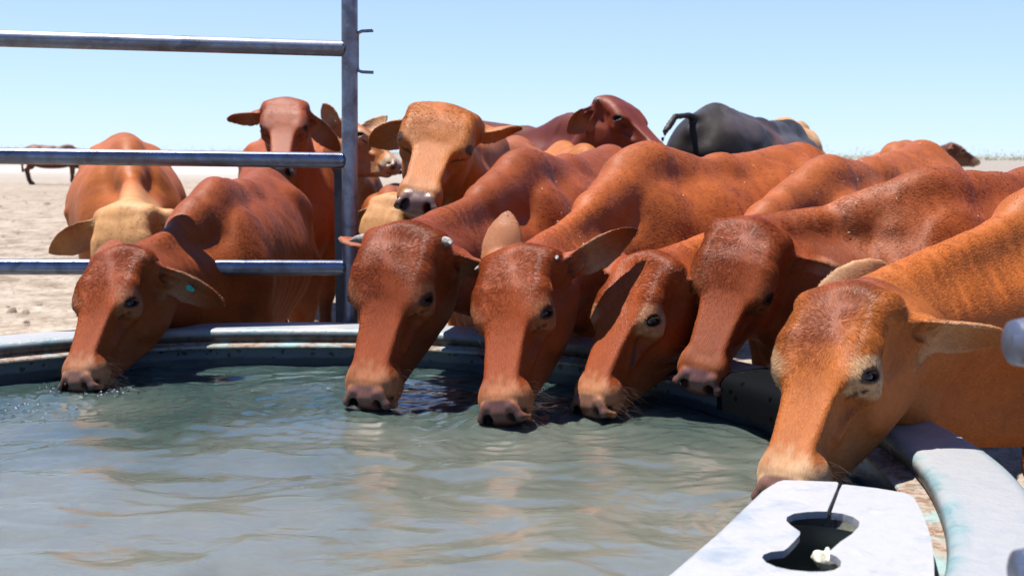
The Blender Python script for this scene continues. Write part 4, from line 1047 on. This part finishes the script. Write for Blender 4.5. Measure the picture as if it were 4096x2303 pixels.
add("F", "nearest calf, light orange with white eye surround, its long ear reaching the right edge", (1.50, 2.70), -155, 1.07,
    dict(coat=(.44, .135, .028), finer=.50, finex=.26, neck=1.14, dewl=.21, face=(.44, .148, .038), tuftc=(.28, .066, .018), tuftamt=.95, stripe=.35, horn=0, whorl=(.10, .02), wide=.98, muz=.96, fat=.95, earL=ear("F", 1, (4090, 1372), .02, (.1, -.6, -.75)), earR=ear("F", -1, (3545, 1058), .10, (.1, .8, .2)), pale=(.62, .39, .21), eyering=1.0, muzzle=1.0, earlen=.215, ear=(.48, .20, .07), earin=(.60, .38, .22), eartip=.0, eartipR=0, earR_col=(.56, .34, .17), dark=(.10, .03, .015)), hair=110000, bodyhair=70000, coarse=.008, fine=.0035, seed=6)
# --- behind the drinkers
bk = dict(coarse=.013, fine=.006, lash=False)
add("J", "tan cow with domed forehead and shiny nose, chin over the stub-horned calf's head", (-.10, 4.95), -96, 1.06,
    dict(coat=(.40, .13, .035), face=(.48, .185, .055), horn=0, fat=.92, dome=.016, wide=1.10, tuftamt=.35, stripe=.0, earL=ear("J", 1, (2090, 515), .06, (0, -.35, -.9)), earR=ear("J", -1, (1500, 565), .03, (.1, -.8, -.5)), pad=(.30, .19, .16), pale=(.50, .22, .08), eartip=.8), G_BACK, hair=50000, bodyhair=20000, seed=7, coarse=.012, fine=.0045)
add("G", "orange-red cow behind the rails looking straight at the camera, one ear hanging", (-1.20, 6.15), -72, 1.10,
    dict(coat=(.37, .10, .026), face=(.32, .085, .030), tuftamt=.5, stripe=0, horn=0, earL=ear("G", 1, (1365, 610), .02, (-.1, -.9, -.3)), earR=ear("G", -1, (905, 480), .02, (0, -.5, -.8)), pad=(.13, .08, .07), pale=(.16, .07, .05), muzzle=.8, dark=(.06, .02, .012), legdark=.8), G_BACK, hair=26000, seed=8, **bk)
add("H", "bright orange cow at the far left with a lowered pale blond head behind the rails", (-1.86, 5.35), -70, 1.07,
    dict(coat=(.43, .135, .026), face=(.60, .36, .185), tuftamt=.0, stripe=0, horn=0, fat=1.15, hump=.1, ribs=1, earR=ear("H", -1, (140, 1040), .0, (.1, -.9, -.3)), earin=(.45, .16, .07), ear=(.50, .20, .06)), G_BACK, hair=14000, seed=9, **bk)
add("I", "orange-brown cow behind the steel post with its cream muzzle turned to the right", (-1.12, 7.25), -66, 1.14,
    dict(coat=(.40, .125, .033), face=(.46, .19, .07), tuftamt=.3, horn=0, muzzle=1, pad=(.42, .30, .22), pale=(.62, .48, .32), earL=ear("I", 1, (1575, 440), .1, (0, -.4, .3)), earR=ear("I", -1, (1330, 480), 0, (0, -.8, -.5)), ear=(.58, .36, .16)), G_BACK, seed=10, **bk)
add("K", "small blond calf with lowered head half hidden between the steel post and the horned calf", (-.60, 5.35), -86, .84,
    dict(coat=(.36, .105, .03), face=(.60, .35, .175), tuftamt=.0, horn=0, stripe=0, earR=ear("K", -1, (1318, 985), .0, (.1, -.9, -.3)), ear=(.50, .2, .06)), G_BACK, hair=9000, seed=11, **bk)
HD["L"] = dict(X=(.529, -.644, -.552), Z=(.455, -.333, .826), t=tuple(at(2447, 376, D=6.1)), s=1.12)
add("L", "dark mahogany cow behind the others with its head held high, turned to the right", (.36, 6.45), -58, 1.17,
    dict(coat=DRED, face=(.19, .036, .014), tuftamt=.2, horn=.02, ear=(.36, .12, .035), hump=1.0, earR=ear("L", -1, (2270, 530), -.02, (-.3, -.8, -.4)), earin=(.36, .12, .04), eyering=0, pale=(.2, .06, .03)), G_BACK, seed=12, **bk)
low = lambda wx, wy, yaw, s: (lambda a: (mat4(frame((math.cos(a) * .35, math.sin(a) * .35, -.94), (math.cos(a) * .94, math.sin(a) * .94, .35)), np.array([wx + math.cos(a) * .72 * s, wy + math.sin(a) * .72 * s, .80 * s])), s))(R_(yaw))
add(low(.36, 5.75, -84, .95), "tan cow back just showing in front of the mahogany cow with the raised head", (.36, 5.55), -84, 1.04,
    dict(coat=(.50, .19, .05), horn=0, hump=.4, fat=.9, len=.7), G_BACK, seed=13, **bk)
add(low(1.93, 7.75, 56, 1.2), "black cow with a brown-smudged flank and raised curved tail standing behind the herd", (1.93, 7.75), 56, 1.22,
    dict(coat=(.030, .026, .028), horn=0, hump=.2, croup=.06, fat=1.1, len=1.05, patch=[((-.60, -.25, .85), (.42, .4, .30), (.20, .095, .070), .95), ((-.2, -.2, 1.0), (.35, .3, .2), (.10, .10, .11), .8), ((-1.0, -.1, 1.1), (.3, .3, .1), (.12, .10, .10), .7)],
         tail_r=.026, tail=[(-1.12, 0, 1.09), (-1.24, 0, 1.12), (-1.36, 0, 1.14), (-1.50, 0, 1.13), (-1.61, 0, 1.05), (-1.67, 0, .92), (-1.69, 0, .75)]), G_BACK, seed=14, **bk)
add(low(2.48, 9.6, 70, 1.2), "cream cow mostly hidden behind the black cow, only its back and shoulder showing", (2.48, 9.6), 70, 1.22,
    dict(coat=(.60, .38, .22), horn=0, hump=1.0, fat=1.05), G_BACK, seed=15, **bk)
add(low(1.90, 5.5, -112, 1.0), "orange cow hidden behind the pale-eyed calf's rump, its hump just showing above", (1.90, 5.5), -112, 1.06,
    dict(coat=(.44, .15, .042), horn=0, hump=.3), G_BACK, seed=16, **bk)
# --- far off
hq = at(3806, 566, D=17.5)
add((mat4(frame((.80, -.25, -.50), (.50, -.1, .85)), hq), 1.15), "distant dark brown cow at the right horizon with its head raised", (hq[0] - .35, 18.3), -112, 1.12,
    dict(coat=BROWN, face=(.14, .05, .03), horn=0, pale=(.4, .25, .15)), "cattle far off on the plain", seed=17, coarse=.02, fine=.009, lash=False)
ws = at(215, 650, D=37)
add(low(ws[0] + .9, 37, 10, 1.1), "distant dark brown cow seen under the middle rail at the far left", (ws[0] + .55, 37), 10, 1.12,
    dict(coat=(.15, .05, .03), horn=0, dark=(.05, .02, .015)), "cattle far off on the plain", seed=18, coarse=.03, fine=.015, lash=False)

# ear tag of the first calf
def ear_tag():
    root = [o for o in bpy.data.objects if o.get("label", "").startswith("chestnut calf at far left")][0]
    Mh, sh = hm("A"); u, w, L = ear("A", 1, (905, 1228), .02, (-.1, -.85, -.45)); E = Ear((.035, .096, -.088), u, w, L)
    c = E.b + E.u * L * .50 + E.v * .010 + E.w * .012; T = lambda p: Mh[:3, :3] @ (np.asarray(p) * sh) + Mh[:3, 3]
    m = NT("teal_tag"); m.set(Base_Color=(.06, .50, .46), Roughness=.4)
    b = MB(); n = 20
    for (r, z0, z1) in ((.0105, 0, .004), (.0055, .004, .008)):
        b.tube([T(c + E.w * z0), T(c + E.w * z1)], r * sh, n)
    b.tube([T(c + E.w * .001 + E.u * .010), T(c + E.w * .0035 + E.u * .010)], .0075 * sh, n)
    tg = b.build("ear_tag", m.m, root); tg["label"] = "small round teal button tag"
ear_tag()
build_water([(-1.20, 2.92, .0024, .05), (-.37, 2.72, .0022, .05), (-.03, 2.60, .0022, .045), (.20, 2.69, .0022, .045), (.48, 1.92, .0016, .045)])

# ---------------------------------------------------------------- splashes
def build_splash():
    m = NT("clear_water"); m.set(Base_Color=(1, 1, 1), Roughness=.0, IOR=1.333, Transmission_Weight=1.0); M["drop"] = m.m
    r = random.Random(5); b = MB()
    def blob(c, rad, sq=.7):
        V, F = [], []; n1, n2 = 6, 8
        for i in range(n1 + 1):
            for j in range(n2):
                a, t = math.pi * i / n1, 2 * math.pi * j / n2
                V.append((c[0] + rad * math.sin(a) * math.cos(t), c[1] + rad * math.sin(a) * math.sin(t), c[2] + rad * sq * math.cos(a)))
        for i in range(n1):
            for j in range(n2): F.append((i * n2 + j, (i + 1) * n2 + j, (i + 1) * n2 + (j + 1) % n2, i * n2 + (j + 1) % n2))
        b.add(V, F)
    spots = [(at(390, 1560, z=WAT_Z), .07, 90), (at(250, 1555, z=WAT_Z), .05, 36), (at(60, 1650, z=WAT_Z), .10, 60), (at(480, 1575, z=WAT_Z), .04, 26), (at(560, 1600, z=WAT_Z), .10, 16),
             (at(2310, 1640, z=WAT_Z), .018, 10), (at(2470, 1672, z=WAT_Z), .03, 12), (at(2100, 1700, z=WAT_Z), .03, 5)]
    for c, s, n in spots:
        for _ in range(n):
            rad = r.choice((.0016, .002, .0028, .0038, .005)) ; blob((c[0] + r.gauss(0, s), c[1] + r.gauss(0, s * .8), WAT_Z + .002 + abs(r.gauss(0, .006))), rad)
    fm = MB(); main = b; b = fm
    for c, s_, n_ in ((at(400, 1570, z=WAT_Z), .045, 42), (at(60, 1640, z=WAT_Z), .06, 30), (at(230, 1560, z=WAT_Z), .03, 14)):
        for _ in range(n_):
            rad = r.uniform(.0009, .0026); V0 = len(fm.v)
            for i in range(5):
                for j in range(6):
                    a, t = math.pi * i / 4, 2 * math.pi * j / 6
                    if i == 0 and j == 0: cc = (c[0] + r.gauss(0, s_), c[1] + r.gauss(0, s_ * .7), WAT_Z + .004 + abs(r.gauss(0, .003)))
                    fm.v.append((cc[0] + rad * math.sin(a) * math.cos(t), cc[1] + rad * math.sin(a) * math.sin(t), cc[2] + rad * math.cos(a)))
            fm.f += [(V0 + i * 6 + j, V0 + (i + 1) * 6 + j, V0 + (i + 1) * 6 + (j + 1) % 6, V0 + i * 6 + (j + 1) % 6) for i in range(4) for j in range(6)]
    m2 = NT("glint_froth"); m2.set(Base_Color=(.95, .97, 1.0), Roughness=.15)  # white bubbles added to make the splash's sun glints show
    tag(fm.build("glint_froth", m2.m), "white froth bubbles added as sun glints in front of the left calf's muzzle", "glint_froth", kind="stuff"); b = main
    o = b.build("water_drops", M["drop"]); tag(o, "sparkling splash drops around the drinking muzzles", "splash", kind="stuff")
build_splash()
